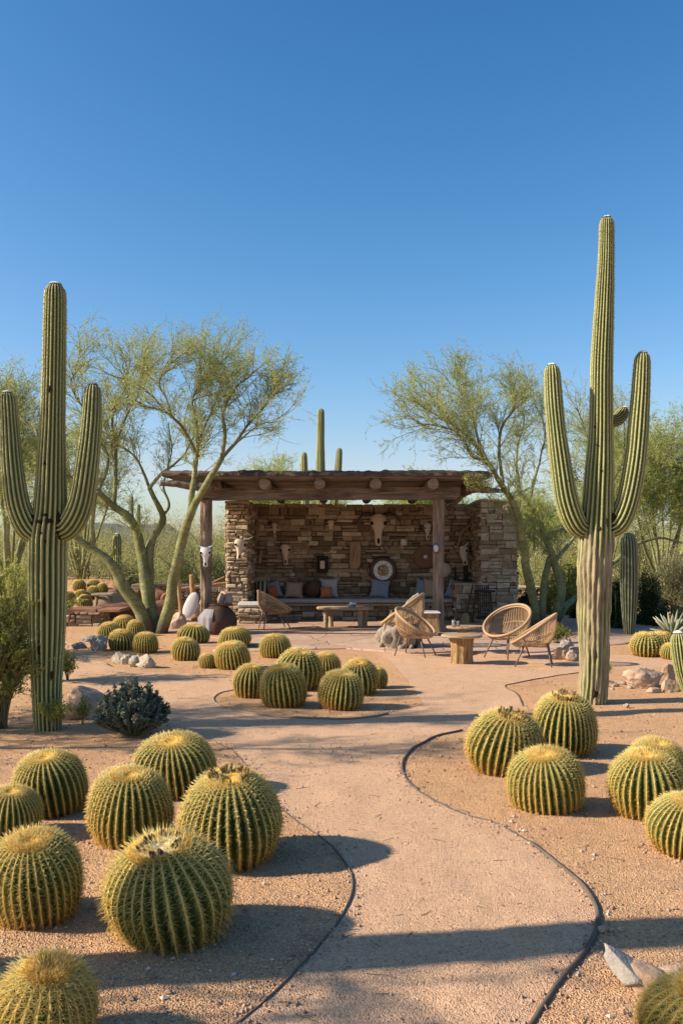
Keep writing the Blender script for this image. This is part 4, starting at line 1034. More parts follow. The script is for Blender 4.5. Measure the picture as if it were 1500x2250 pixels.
skull(603, 1149, 1179, 14, 23.44, 'small pale skull high on the left of the back wall', 'bone_tan', dict(pts=[(.7, -.03, 0), (1.2, .02, 0), (1.6, .12, 0)], r=.2, mat='horn'))
skull(727, 1143, 1170, 18, 23.44, 'small broad skull high on the wall between the left one and the longhorn', 'bone_tan', dict(pts=[(.7, -.05, 0), (1.2, .0, 0), (1.5, .12, 0)], r=.25, mat='horn'))
skull(627, 1196, 1241, 22, 23.44, 'pale skull low on the left half of the back wall above the cushions', 'bone_tan', None, 0, -3)
skull(939, 1150, 1186, 18, 23.44, 'weathered skull partly behind the front right post', 'bone_tan', None, 12)
skull(1019, 1200, 1243, 28, 23.40, 'white skull with big eye holes near the right end of the back wall', 'bone', dict(pts=[(.5, .0, .1), (1.0, .06, .1), (1.3, .16, 0)], r=.16), -28, -14)
skull(527, 1184, 1230, 26, 21.86, 'sunlit white skull with one raised horn on the left wall pier', 'bone', dict(pts=[(.5, -.02, 0), (1.3, .02, 0), (2.1, .16, 0)], r=.16), 10, 4)
skull(452, 1202, 1246, 24, 19.14, 'white skull tied with a ribbon to the front left post', 'bone_white', dict(pts=[(.5, -.03, 0), (1.0, .03, 0), (1.3, .14, 0)], r=.2, mat='bone_white'))
def board(name, px, py, w, h, Y, mat, label, cat, roll=0, d=.03, bev=.008, jit=.006, group='pieces hung on the back wall'):
    s = Y/FPX; c = W(px, py, Y); mb = MB(); box(mb, c, (w*s, d, h*s), bev=bev, jit=jit, tilt=Matrix.Rotation(R(roll), 4, 'Y')); o = mb.build(name, mat, origin=tuple(c)); return tag(o, label, cat, group)
board('wooden_plank', 566, 1166, 7, 40, 23.47, 'pale_wood', 'narrow upright plank left of the small skull on the back wall', 'plank', 1)
board('wooden_plank', 561, 1226, 7, 26, 23.47, 'pale_wood', 'short upright plank low at the left end of the back wall', 'plank')
board('wooden_plank', 572, 1223, 8, 30, 23.47, 'pale_wood', 'short tilted plank next to another low on the left of the wall', 'plank', 8)
# the tall shaped board with a rounded foot
c = W(780, 1220, 23.46); s = 23.46/FPX; mb = MB(); ol = [(-11, 29), (11, 29), (12, 0), (12, -18), (6, -29), (-8, -29), (-12, -26), (-12, 10)]
f = np.array([[c[0]+a*s, 23.44, c[2]+b*s] for a, b in ol]); bk = f+np.array([0, .045, 0]); nn = len(ol)
mb.add(np.vstack([f, bk, f.mean(0)[None]]), [np.stack([np.arange(nn), (np.arange(nn)+1) % nn, (np.arange(nn)+1) % nn+nn, np.arange(nn)+nn], 1), np.stack([(np.arange(nn)+1) % nn, np.arange(nn), np.full(nn, 2*nn)], 1)])
tag(mb.build('carved_board', 'pale_wood', smooth=False, origin=tuple(c)), 'tall tan wooden board with cut corners left of the longhorn skull', 'board', 'pieces hung on the back wall')
ln = empty('wall_lantern', W(708, 1240, 23.42)); tag(ln, 'small dark lantern frame with a pale pane on the back wall', 'lantern', 'pieces hung on the back wall')
mb = MB(); c = W(708, 1240, 23.42)
for dx, dz, ww, hh in ((-.13, 0, .05, .38), (.13, 0, .05, .38), (0, .18, .30, .05), (0, -.18, .26, .05)): box(mb, (c[0]+dx, 23.45, c[2]+dz), (ww, .10, hh), bev=.008)
mb.build('frame', 'dark_wood', ln, False); mb = MB(); box(mb, (c[0], 23.48, c[2]), (.2, .03, .3)); mb.build('backing', 'dark_wood', ln, False)
mb = MB(); box(mb, (c[0], 23.45, c[2]-.01), (.12, .04, .21), bev=.01); mb.build('pane', 'bone_tan', ln, False)
board('small_box', 887, 1191, 14, 15, 23.42, 'bone', 'small white rounded box on the wall right of the longhorn skull', 'box', d=.13, bev=.03)
def disc(name, px, py, r, Y, parts, label, cat, ex=1.0, parent_group='pieces hung on the back wall'):
    c = W(px, py, Y); root = empty(name, c); tag(root, label, cat, parent_group); s = Y/FPX
    T = Matrix.Rotation(R(90), 4, 'X')
    for nm, mat, prof in parts:
        mb = MB(); p = [(a*r*s, b*r*s) for a, b in prof]; lathe(mb, p, c=(0, 0, 0), ns=36, T=T); mb.v[0][:, 0] *= ex; mb.v[0] += c; mb.build(nm, mat, root)
    return root
disc('wall_clock', 841, 1253, 30, 23.46, [('rim', 'clock_rim', [(.70, .02), (.72, .13), (.80, .20), (.92, .18), (1, .08), (1, -.02)]), ('face', 'clock_face', [(.72, .08), (.45, .10), (.001, .10)]), ('centre', 'ornament', [(.42, .10), (.38, .14), (.2, .17), (.001, .18)])], 'round plate clock with dark rim and speckled pale face', 'clock')
disc('wooden_disc', 935, 1223, 26, 23.46, [('plate', 'brown_disc', [(1, -.02), (1, .08), (.9, .12), (.3, .06), (.001, .06)]), ('boss', 'silver', [(.22, .08), (.18, .16), (.001, .18)])], 'brown round wooden disc with metal centre half behind the post', 'disc')
disc('stone_plaque', 975, 1252, 16, 23.46, [('plate', 'bone_tan', [(1, -.02), (.98, .1), (.001, .16)])], 'pale rounded plaque on the wall just right of the front post', 'plaque')
disc('oval_plate', 957, 1205, 10, 19.16, [('rim', 'clock_rim', [(.8, .0), (.85, .25), (1.05, .2), (1.1, -.1)]), ('plate', 'silver', [(.86, .18), (.5, .26), (.001, .3)])], 'small oval silver plate fixed to the front right post', 'plate', ex=.66)
mb = MB()
for pts, r0, r1 in (([(1008, 1178), (1022, 1162), (1036, 1152), (1052, 1140)], .05, .02), ([(1022, 1162), (1030, 1170), (1037, 1185)], .035, .012), ([(1012, 1176), (1006, 1200), (1008, 1225)], .04, .02), ([(1036, 1152), (1038, 1166), (1044, 1180)], .03, .01)):
    p = catmull([W(a, b, 23.36) for a, b in pts], 5); tube(mb, p, np.linspace(r0, r1, len(p)), 8, wob=.2)
tag(mb.build('gnarled_branch', 'stump_wood', origin=tuple(W(1020, 1165, 23.36))), 'gnarled forked branch in the right corner of the back wall', 'branch', 'pieces hung on the back wall')
board('dark_plank', 1000, 1262, 4, 34, 23.44, 'dark_wood', 'dark narrow slat low on the wall right of the plaque', 'plank'); board('dark_plank', 1022, 1258, 9, 34, 23.44, 'dark_wood', 'dark wide slat above the low wall at the right', 'plank')

# dark folding rack and shovel
rk = empty('wooden_rack', W(1060, 1372, 21.85)*np.array([1, 1, 0])); tag(rk, 'dark slatted wooden rack standing against the right wall pier', 'rack')
for i, (a, b) in enumerate(((1046, 1036), (1076, 1082))):
    mb = MB(); p = np.array([W(a, 1299, 22.0), W(b, 1370.6, 21.85)]); p[1][2] = PZ; tube(mb, p, [.022, .024], 8); mb.build('leg', 'rusty_iron', rk)
mb = MB(); c = (W(1044, 1299, 21.98)+W(1084, 1299, 21.98))/2; box(mb, c, (.5, .09, .05), bev=.008); mb.build('top_rail', 'dark_wood', rk, False)
for k in range(6):
    mb = MB(); x = (1050+k*4.6-750)/FPX*21.95; tube(mb, np.array([(x, 22.0, .92), (x, 21.9, .12)]), [.014, .014], 6); mb.build('slat', 'dark_wood', rk)
mb = MB(); box(mb, (c[0]+.0, 21.88, .15), (.46, .03, .04), bev=.005); mb.build('bottom_rail', 'dark_wood', rk, False)
sv = empty('shovel', (*W(1021, 1380, 20.8)[:2], PZ)); tag(sv, 'shovel with dark handle leaning towards the rack', 'shovel')
mb = MB(); a_, b_ = np.array([(1024-750)/FPX*20.8, 20.8, .3]), W(1038, 1286, 21.85); tube(mb, np.array([a_, (a_+b_)/2, b_]), .016, 8); mb.build('handle', 'dark_wood', sv)
mb = MB(); v, f = ico(3); v = v*np.array([.10, .02, .16]); mb.add(v+np.array([(1021-750)/FPX*20.8, 20.76, .18]), [f]); mb.build('blade', 'stump_wood', sv)

# ------------------------------------------------------------------ hoop chairs
def chair(label, x, y, z, yaw, tilt=36, sc_=1.0, rx=.37, ry=.35, zc=.56, legs=4):
    root = empty('hoop_chair', (x, y, z), yaw); tag(root, label, 'chair', 'woven hoop chairs'); root.scale = (sc_,)*3
    n = 56; th = np.linspace(0, 2*np.pi, n, endpoint=False); ct, st = np.cos(th), np.sin(th); tl = R(tilt)
    rim = np.column_stack([rx*ct*math.cos(tl), ry*st, zc-rx*ct*math.sin(tl)])      # +x is the low front
    hub = np.column_stack([-.03+.13*ct, .13*st, np.full(n, zc-.27)])
    hub[:, 0] -= .04
    def P(t):    # shell profile rim->hub, bulging
        t = np.asarray(t)[:, None, None]; b = np.sin(t*np.pi)*.055
        q = rim[None]*(1-t)+hub[None]*t; cen = q.mean(1, keepdims=True)
        d = q-cen; d[..., 2] = 0; return q+d/np.linalg.norm(d, axis=2, keepdims=True)*b*np.array([1, 1, 0])-np.array([0, 0, 1])*b*.6
    def mk(mb, nm, mat, sm=True): return mb.build(nm, mat, root, sm, origin=(0, 0, 0))
    mb = MB(); cl = np.vstack([rim, rim[:2]]); tube(mb, cl, .021, 10, cap=False)
    in_ = rim.copy(); in_ = in_+(rim.mean(0)-rim)*.045; in_[:, 2] -= .022; tube(mb, np.vstack([in_, in_[:2]]), .011, 8, cap=False); mk(mb, 'rim', 'rattan')
    S = P(np.linspace(0, 1, 8)); mb = MB()
    m = 76; idx = np.linspace(0, n, m, endpoint=False); j0 = np.floor(idx).astype(int); fr = (idx-j0)[None, :, None]; Pt = S[:, j0 % n]*(1-fr)+S[:, (j0+1) % n]*fr
    tubes_batch(mb, Pt.transpose(1, 0, 2), .0072, .0052, 5)
    for q in (.45, .8, 1.0):
        rg_ = P(np.array([q]))[0]; tube(mb, np.vstack([rg_, rg_[:2]]), .006, 5, cap=False)
    cc = S[-1].mean(0)-np.array([0, 0, .012]); mb.add(np.vstack([S[-1], cc[None]]), [np.stack([np.arange(n), (np.arange(n)+1) % n, np.full(n, n)], 1)])
    mk(mb, 'woven_seat', 'rattan')
    for a in ((38, 142, 218, 322) if legs == 4 else (0, 120, 240)):
        a = R(a); top_ = np.array([.20*math.cos(a)-.04, .20*math.sin(a), zc-.20]); bt = np.array([.34*math.cos(a), .36*math.sin(a), .0]); mb = MB()
        tube(mb, np.array([top_, (top_+bt)/2, bt]), [.015, .013, .010], 8); mk(mb, 'leg', 'leg_metal')
    mb = MB(); a = np.linspace(0, 2*np.pi, 25); tube(mb, np.column_stack([.2*np.cos(a)-.04, .2*np.sin(a), np.full(25, zc-.215)]), .011, 6, cap=False); mk(mb, 'support_ring', 'leg_metal')
    return root
g_ = lambda px, py: W(px, py)
p = g_(912, 1440); chair('hoop chair in front of the driftwood, tipped open towards the stump table', p[0], p[1], 0, R(-28), 34, 1.02)
chair('hoop chair seen edge-on behind the driftwood stump', (884-750)/FPX*16.4, 16.4, 0, R(168), 36, 1.24, rx=.37, ry=.34)
p = g_(1113, 1444); chair('hoop chair with its round woven seat facing us, right of the stump table', p[0], p[1], 0, R(180+42), 36, 1.08, rx=.38, ry=.37)
p = g_(1172, 1462); chair('hoop chair seen from behind at the right, next to the tallest saguaro', p[0], p[1], 0, R(166), 34, 1.0, rx=.40, ry=.36)
chair('tan hoop chair on the patio at the left, before the bench', (603-750)/FPX*20.3, 20.3, PZ, R(18), 30, 1.12, rx=.38, ry=.36)

# coffee table
ct = empty('coffee_table', (.08, 20.6, PZ)); tag(ct, 'low rustic plank coffee table on thick split legs before the bench', 'table')
mb = MB(); n = 48; th = np.linspace(0, 2*np.pi, n, endpoint=False); sx = np.sign(np.cos(th))*np.abs(np.cos(th))**.35*.64; sy = np.sign(np.sin(th))*np.abs(np.sin(th))**.6*.30
wb = 1+.03*vnoise(np.stack([np.cos(th)*2, np.sin(th)*2, 0*th], 1), 2, 4, 2); P = []
for z, k in ((.415, .90), (.425, .98), (.455, 1.0), (.478, .985), (.485, .95)): P.append(np.column_stack([.09+sx*k*wb, 20.6+sy*k*wb, np.full(n, z)]))
P.append(np.array([[.09, 20.6, .486], [.09, 20.6, .413]])); mb.add(np.vstack(P), [grid_faces(5, n), np.stack([4*n+np.arange(n), 4*n+(np.arange(n)+1) % n, np.full(n, 5*n)], 1), np.stack([(np.arange(n)+1) % n, np.arange(n), np.full(n, 5*n+1)], 1)]); mb.build('tabletop', 'table_wood', ct)
for px, dy in ((716, -.12), (727, .12), (791, -.12), (802, .12)):
    x = (px-750)/FPX*20.6; log('leg', (x, 20.6+dy, PZ), (x*1.0+(.0), 20.6+dy*.9, .42), .052, .060, 'table_wood', ct, .12, 12, px)
for px, lb, sz in ((776, 'glass bowl on the coffee table, larger one', .085), (768, 'small glass dish on the coffee table beside the bowl', .055)):
    x = (px-750)/FPX*20.55; mb = MB(); lathe(mb, [(.001, .0), (sz*.5, .0), (sz, sz*.7), (sz*1.05, sz*1.3), (sz*.97, sz*1.3), (sz*.9, sz*.75), (sz*.4, .015), (.001, .015)], c=(x, 20.5 if px > 770 else 20.38, .487), ns=24); tag(mb.build('glass_bowl', 'silver', origin=(x, 20.5, .487)), lb, 'bowl')

# stump table
st_ = empty('stump_table', (*W(1013, 1457)[:2], 0)); tag(st_, 'round-topped side table on a thick split tree stump between the hoop chairs', 'table', 'side tables between the hoop chairs')
Yt = W(1013, 1457)[1]; xt = (1013-750)/FPX*Yt
mb = MB(); n = 44; zs = np.linspace(-.01, .40, 26); th = np.linspace(0, 2*np.pi, n, endpoint=False); P = []
for z in zs: P.append(np.column_stack([xt+(.165+.03*(z/.4)**3+.02*(1-z/.4)**2)*(1-.10*np.abs(np.sin(4.5*th+.3))**5-.05*np.abs(np.sin(8*th))**3)*np.cos(th), Yt+(.165+.03*(z/.4)**3)*(1-.10*np.abs(np.sin(4.5*th+.3))**5)*np.sin(th), np.full(n, z)]))
V = np.vstack(P); c = np.array([xt, Yt, 0]); f = 1+.07*vnoise(V*np.array([1, 1, .25]), 20, 5, 3); V[:, :2] = c[:2]+(V[:, :2]-c[:2])*f[:, None]; mb.add(V, [grid_faces(26, n)]); mb.build('stump', 'stump_wood', st_)
def slab(mb, cx, cy, z0, z1, rx, ry, seed=0, n=44):
    th = np.linspace(0, 2*np.pi, n, endpoint=False); wb = 1+.07*vnoise(np.stack([np.cos(th)*1.3, np.sin(th)*1.3, 0*th+seed], 1), 1, seed, 3); P = []
    h = z1-z0
    for z, k in ((z0, .95), (z0+h*.3, 1.0), (z1-h*.25, 1.0), (z1, .965)): P.append(np.column_stack([cx+rx*k*wb*np.cos(th), cy+ry*k*wb*np.sin(th), np.full(n, z)]))
    P.append(np.array([[cx, cy, z1], [cx, cy, z0]])); mb.add(np.vstack(P), [grid_faces(4, n), np.stack([3*n+np.arange(n), 3*n+(np.arange(n)+1) % n, np.full(n, 4*n)], 1), np.stack([(np.arange(n)+1) % n, np.arange(n), np.full(n, 4*n+1)], 1)])
mb = MB(); slab(mb, xt, Yt, .402, .445, .33, .30, 3); mb.build('tabletop', 'table_wood', st_, False)
t2 = empty('slab_table', (2.1, 15.5, 0)); tag(t2, 'pale flat-topped side table just behind the stump table', 'table', 'side tables between the hoop chairs')
mb = MB(); slab(mb, 2.12, 15.5, .41, .46, .33, .22, 6); mb.build('tabletop', 'pale_wood', t2, False); log('leg', (2.02, 15.5, -.01), (2.05, 15.5, .412), .09, .08, 'pale_wood', t2, .1)
for i, (dx, h, lb) in enumerate(((-.09, .11, 'clear glass standing on the pale side table, left one'), (-.02, .09, 'small clear glass right of another on the pale side table'))):
    mb = MB(); lathe(mb, [(.001, 0), (.03, 0), (.034, h), (.031, h), (.027, .008), (.001, .008)], c=(1.98+dx, 15.36, .461), ns=16); tag(mb.build('drinking_glass', 'glass_clear', origin=(1.98+dx, 15.36, .461)), lb, 'glass')

# added box; its white top stands in for the sunlit bench seat
cr = empty('sunlit_bench_box', (1.62, 18.7, PZ)); tag(cr, 'added box beside the front right post, its white top standing in for the sunlit bench seat', 'stand-in box')
mb = MB()
for k in range(5): box(mb, (1.35+k*.135, 18.42, .25), (.128, .022, .44), bev=.005, jit=.003)
for k in range(4): box(mb, (1.285, 18.50+k*.135, .25), (.022, .128, .44), bev=.005, jit=.003)
box(mb, (1.62, 18.72, .245), (.62, .55, .41)); mb.build('side_boards', 'stump_wood', cr, False)
mb = MB(); box(mb, (1.62, 18.70, .488), (.76, .64, .03), bev=.01); mb.build('top', 'sunlit_seat_white', cr, False)

# driftwood sculpture
dw = empty('driftwood_stump', (*W(868, 1424)[:2], 0)); tag(dw, 'gnarled silvery driftwood stump with arching branches left of the centre hoop chair', 'driftwood')
Yd = W(868, 1424)[1]; g = np.random.default_rng(5)
mb = MB(); xd = (880-750)/FPX*Yd
v, f = ico(4); v = v.copy(); z_ = v[:, 2].copy(); v *= np.array([.36, .26, .30]); v = v*(1+.22*vnoise(v*np.array([1.6, 1.6, .5]), 7, 5, 3)+.10*vnoise(v*np.array([1, 1, .3]), 26, 6, 2))[:, None]; v[:, 0] *= 1-.35*np.clip(z_, 0, 1)
v[:, 2] = np.maximum(v[:, 2]+.22, -.03); mb.add(v+np.array([xd-.02, Yd, 0]), [f]); mb.build('root_mass', 'drift_wood', dw)
mb = MB()
for k in range(28):
    a0 = g.uniform(0, 6.28); h = g.uniform(.2, .66); r0 = g.uniform(.28, .48); pts = []
    for j, t in enumerate(np.linspace(0, 1, 7)): pts.append((xd-.05*t+(r0*(1-t*.75))*math.cos(a0+t*1.3)+g.normal()*.025, Yd+(r0*.7*(1-t*.7))*math.sin(a0+t*1.3)+g.normal()*.02, .0+h*t+g.normal()*.015))
    tube(mb, catmull(pts, 3), np.linspace(g.uniform(.025, .05), .014, 19), 8, wob=.25, seed=k)
mb.build('gnarled_roots', 'drift_wood', dw)
for nm, pts, r0, r1, mt in (('arching_branch', [(846, 1432), (842, 1400), (848, 1366), (862, 1346)], .03, .022, 'drift_wood'),
    ('curved_branch', [(920, 1306), (905, 1316), (893, 1330), (905, 1345), (912, 1372)], .04, .02, 'drift_wood'), ('curved_branch', [(858, 1430), (862, 1380), (880, 1350), (905, 1340)], .035, .02, 'drift_wood'), ('curved_branch', [(895, 1400), (905, 1350), (912, 1338), (918, 1365)], .022, .014, 'bone_tan')):
    mb = MB(); p = catmull([W(a, b, Yd-.05) for a, b in pts], 6); tube(mb, p, np.linspace(r0, r1, len(p)), 10, wob=.12); mb.build(nm, mt, dw)

# fire pot, cloth and stones at the left post
fp = empty('fire_pot', (*W(478, 1393, 19.0)[:2], PZ)); tag(fp, 'squat dark rusty iron fire pot at the foot of the left post', 'fire pot')
c = W(480, 1393, 18.98); c[2] = PZ
mb = MB(); lathe(mb, [(.001, .0), (.30, .0), (.36, .06), (.385, .2), (.37, .34), (.31, .46), (.24, .54), (.20, .58), (.001, .58)], c=c, ns=32); mb.v[0][:] += .01*vnoise(mb.v[0], 5, 3, 2)[:, None]; mb.build('bowl', 'pot_black', fp)
mb = MB(); slab(mb, c[0]+.02, c[1], .60, .645, .28, .2, 4, 24); mb.build('lid', 'rusty_iron', fp, False)
mb = MB(); v, f = ico(3); mb.add(v*np.array([.13, .08, .17])+c+np.array([-.02, -.33, .15]), [f]); mb.build('mouth', 'rusty_iron', fp)
mb = MB(); box(mb, c+np.array([-.30, -.12, .10]), (.12, .12, .22), bev=.02); mb.build('foot', 'pot_black', fp, False)
n = 18; A, B = np.meshgrid(np.linspace(0, 1, n), np.linspace(0, 1, n)); th = -2.75+A*1.05; ht = .52-.44*B; rr = .405+.02*np.sin(A*17)*B-.17*np.clip((ht-.36)/.2, 0, 1)
V = np.stack([c[0]-.02+rr*np.cos(th), c[1]+rr*np.sin(th), PZ+ht], -1).reshape(-1, 3); mb = MB(); mb.add(np.vstack([V, V*1+np.array([.006, .006, 0])]), [grid_faces(n, n, False), grid_faces(n, n, False)[:, ::-1]+n*n]); tag(mb.build('grey_cloth', 'cloth_grey', origin=tuple(c)), 'grey cloth draped over the left side of the fire pot', 'cloth')
for px, s3, rz, lb in ((487, (.075, .10, .17), 0, 'upright dark-sided stone on the fire pot lid, left one'), (502, (.09, .11, .16), .5, 'pointed stone on the fire pot lid, right one')):
    x = (px-750)/FPX*19; mb = MB(); rock(mb, (x, 19.0, PZ+.62), s3, seed=px, sub=3, rz=rz, sink=.05, attr=.2); tag(mb.build('flat_stone', 'boulder_grey', origin=(x, 19, .63)), lb, 'stone')

# rustic fence pieces
rfn = empty('rail_fence', (*W(420, 1366)[:2], 0)); tag(rfn, 'rustic pole fence with two posts and slanting rails left of the shelter', 'fence')
log('fence_post', (W(400, 1300, 22.2)[0], 22.2, 0), (W(391, 1262, 22.2)[0], 22.2, W(391, 1263, 22.2)[2]), .055, .045, 'stump_wood', rfn, .08)
log('fence_post', (W(428, 1300, 22.6)[0], 22.6, 0), (W(421, 1262, 22.6)[0], 22.6, W(421, 1263, 22.6)[2]), .075, .06, 'stump_wood', rfn, .08)
log('rail', W(384, 1296, 22.8), W(500, 1281, 23.1), .045, .04, 'pale_wood', rfn, .12); log('rail', W(440, 1293, 22.9), W(494, 1267, 23.0), .03, .02, 'pale_wood', rfn, .12)
wp = MB(); n = 24; A, B = np.meshgrid(np.linspace(0, 2*np.pi, n, endpoint=False), np.linspace(-1, 1, 16)); w3 = .145*np.sqrt(np.clip(1-np.abs(B)**2.6, .001, 1))*(1-.12*B)
V = np.stack([w3*np.cos(A), .035*np.sqrt(np.clip(1-B**4, .001, 1))*np.sin(A), .31*B], -1).reshape(-1, 3); Mx = Matrix.Rotation(R(20), 3, 'Y') @ Matrix.Rotation(R(-8), 3, 'X')
c = W(420, 1329, 20.9); wp.add(V@np.array(Mx.transposed())+c, [grid_faces(16, n)]); wo = empty('paddle_sign', (c[0], c[1], 0)); tag(wo, 'blank white oval paddle on a yellow stake left of the fire pot', 'sign'); wp.build('paddle', 'bone_white', wo)
mb = MB(); tube(mb, np.array([W(409, 1352, 20.95), [W(406, 1375, 20.9)[0], 20.9, 0]]), .014, 8); mb.build('stake', 'stump_wood', wo)

# low dry stone walls
def low_wall(x0, x1, y, h, label, seed, depth=.4, rzv=0, mat='wall_stone', cap=None):
    root = empty('dry_stone_wall', ((x0+x1)/2, y, 0)); tag(root, label, 'wall', 'low stone walls')
    mb = MB(); stone_face(mb, (x0, y, -.02), (1, 0, 0), (0, -1, 0), x1-x0, h, seed=seed, hr=(.1, .2), wr=(.12, .4), prot=(.02, .1)); stone_face(mb, (x1, y+.02, -.02), (0, 1, 0), (1, 0, 0), depth, h, seed=seed+1, hr=(.1, .2)); mb.build('stones', mat, root, False)
    mb = MB(); box(mb, ((x0+x1)/2, y+depth/2+.03, h/2-.03), (x1-x0-.06, depth, h-.02), attr=.3); mb.build('core', 'mortar', root, False)
    mb = MB(); x = x0
    while x < x1: w_ = random.uniform(.3, .7); box(mb, (x+w_/2, y+depth/2, h+.01), (w_-.02, depth+.12, .07), attr=random.uniform(.3, .9), bev=.015, jit=.012); x += w_
    mb.build('coping', cap or mat, root, False)
low_wall(-7.2, -5.55, 21.0, .36, 'low brown stone retaining wall right of the left saguaro', 31, .9, cap='red_stone')
low_wall(-5.9, -2.9, 25.6, .78, 'long rubble wall behind the left palo verde trunks', 41, .5)
low_wall(4.9, 6.6, 25.6, .72, 'short pale wall segment seen just right of the shelter', 51, .4)
tb = log('fallen_timber', W(216, 1352, 22.0)*np.array([1, 1, 1]), W(372, 1338, 22.4), .27, .22, 'log_wood', None, .10, 20, 4, .7); tag(tb, 'thick reddish fallen timber behind the clump of barrel cacti', 'log')
sb = empty('plank_stool', (*W(228, 1336, 24)[:2], .2)); tag(sb, 'small weathered plank stool beside the far raised bed', 'stool')
c = W(228, 1306, 24); mb = MB(); box(mb, c, (.55, .35, .06), bev=.01, jit=.02); mb.build('seat', 'drift_wood', sb, False)
for dx in (-.18, .18): mb = MB(); tube(mb, np.array([[c[0]+dx, 24, c[2]-.03], [c[0]+dx*1.1, 24, .0]]), .045, 8, wob=.1); mb.build('leg', 'post_wood', sb)

# stone steps by the patio edge
for i, (px, py, w_, d) in enumerate(((505, 1419, 2.2, .5), (560, 1434, 1.5, .4))):
    p = W(px, py); mb = MB(); slab(mb, p[0], p[1]+.2, -.02, .035+.0*i, w_/2, d/2, i+3); tag(mb.build('stone_step', 'flagstone', smooth=False, origin=(p[0], p[1], 0)), ('wide flat stone step between the fire pot and the barrel cacti', 'smaller flat step slab behind the golden-topped cactus by the island')[i], 'step', 'flat stone steps')

# ------------------------------------------------------------------ rocks
def boulder(px, bot, w, h, mat, label, seed, rz=0, depth=.8, attr=.5, cuts=10, rough=.05, sub=5, sink=.12, group='garden rocks', cat='rock', Y=None):
    p = W(px, bot, Y); s = p[1]/FPX; mb = MB(); c = (p[0], p[1]+w*s*.3*depth, hz(p[0], p[1]) if Y is None else p[2])
    rock(mb, c, (w*s/2*1.12, w*s/2*depth, h*s/2*1.25), seed, cuts, rough, sub, attr, rz, sink); return tag(mb.build('boulder' if w > 50 else 'rock', mat, origin=c), label, cat, group)
boulder(186, 1580, 84, 84, 'boulder_tan', 'big rounded boulder between the left saguaro and the blue-green shrub', 3, .3, .8, .9, 5, .03)
boulder(1422, 1511, 92, 48, 'boulder_tan', 'large tan boulder right of the tallest saguaro foot', 12, .2, .8, .6, 12)
boulder(1470, 1500, 40, 46, 'boulder_tan', 'upright brown rock behind the large tan boulder', 15, .5, .7, .1)
boulder(1478, 1520, 46, 36, 'boulder_tan', 'light tan rock right of the large tan boulder', 18, .5, .8, .9)
boulder(1436, 1522, 34, 14, 'boulder_tan', 'small low rock in front of the large tan boulder', 19, .1, .8, .3, sub=4)
for i, (px, b_, w_, h_) in enumerate(((1338, 1501, 22, 10), (1352, 1508, 18, 9), (1368, 1504, 20, 10), (1330, 1508, 16, 7), (1384, 1512, 16, 8), (1345, 1515, 12, 5))):
    boulder(px, b_, w_, h_, 'boulder_pale', ['flat pale stone closest to the tallest saguaro', 'pale stone chip between two flatter ones left of the tan boulder', 'angular pale stone halfway to the tan boulder', 'lowest pale stone beside the saguaro foot', 'pale stone touching the tan boulder on its left', 'tiny pale chip before the other pale stones'][i], 30+i, .3*i, .8, .6, sub=4, group='pale stone chips by the tallest saguaro')
boulder(1377, 1556, 16, 12, 'boulder_tan', 'lone small stone on the sand right of the tallest saguaro', 41, 0, .8, .5, sub=4)
boulder(1350, 1571, 9, 5, 'boulder_tan', 'tiny stone below the lone small stone on the sand', 42, 0, .8, .2, sub=3)
boulder(1232, 1448, 34, 30, 'boulder_tan', 'greenish low rock of the pile behind the right hoop chair', 51, .2, .8, .3, 7)
boulder(1258, 1452, 32, 26, 'boulder_tan', 'wedge-shaped rock of the pile left of the tallest saguaro', 53, .7, .8, .1)
boulder(1245, 1432, 30, 30, 'boulder_grey', 'grey knobbly rock on top of the pile behind the right hoop chair', 55, .1, .8, .6, 6, .12)
boulder(1268, 1436, 30, 20, 'boulder_grey', 'grey rock at the back of the pile touching the saguaro', 57, .1, .8, .2, 6, .1)
boulder(262, 1456, 30, 24, 'boulder_pale', 'leftmost white rock of the row before the left cactus clump', 61, 0, .8, .8, 9, .12, group='white rocks before the left cactus clump')
boulder(278, 1461, 26, 30, 'boulder_pale', 'second white rock of the row, tall and knobbly', 62, .5, .8, .9, 9, .12, group='white rocks before the left cactus clump')
boulder(300, 1466, 34, 28, 'boulder_pale', 'middle white rock left of the largest of the row', 63, .9, .8, .9, 9, .12, group='white rocks before the left cactus clump')
boulder(320, 1468, 42, 32, 'boulder_pale', 'largest white rock, right end of the row before the cactus clump', 64, .2, .8, 1, 9, .1, group='white rocks before the left cactus clump')
boulder(252, 1451, 18, 14, 'boulder_pale', 'smallest white rock at the left end of the row', 65, .2, .8, .6, 9, .1, group='white rocks before the left cactus clump')
boulder(219, 1431, 40, 36, 'boulder_grey', 'mottled grey rock left of the cactus clump', 66, .2, .8, .8, 8, .14)
boulder(172, 1426, 36, 14, 'boulder_grey', 'low dark grey rock on the sand left of the mottled one', 67, .2, .8, .1, 8, .1)
boulder(200, 1410, 50, 14, 'boulder_grey', 'flat rock slab behind the mottled grey rock', 68, .2, .8, .3, 8, .1)
boulder(388, 1383, 38, 40, 'boulder_tan', 'smooth round beige boulder below the white paddle', 71, .2, .8, 1, 3, .03)
boulder(440, 1383, 44, 18, 'boulder_tan', 'low orange-tan rock left of the fire pot', 72, .2, .8, .1, 6, .05)
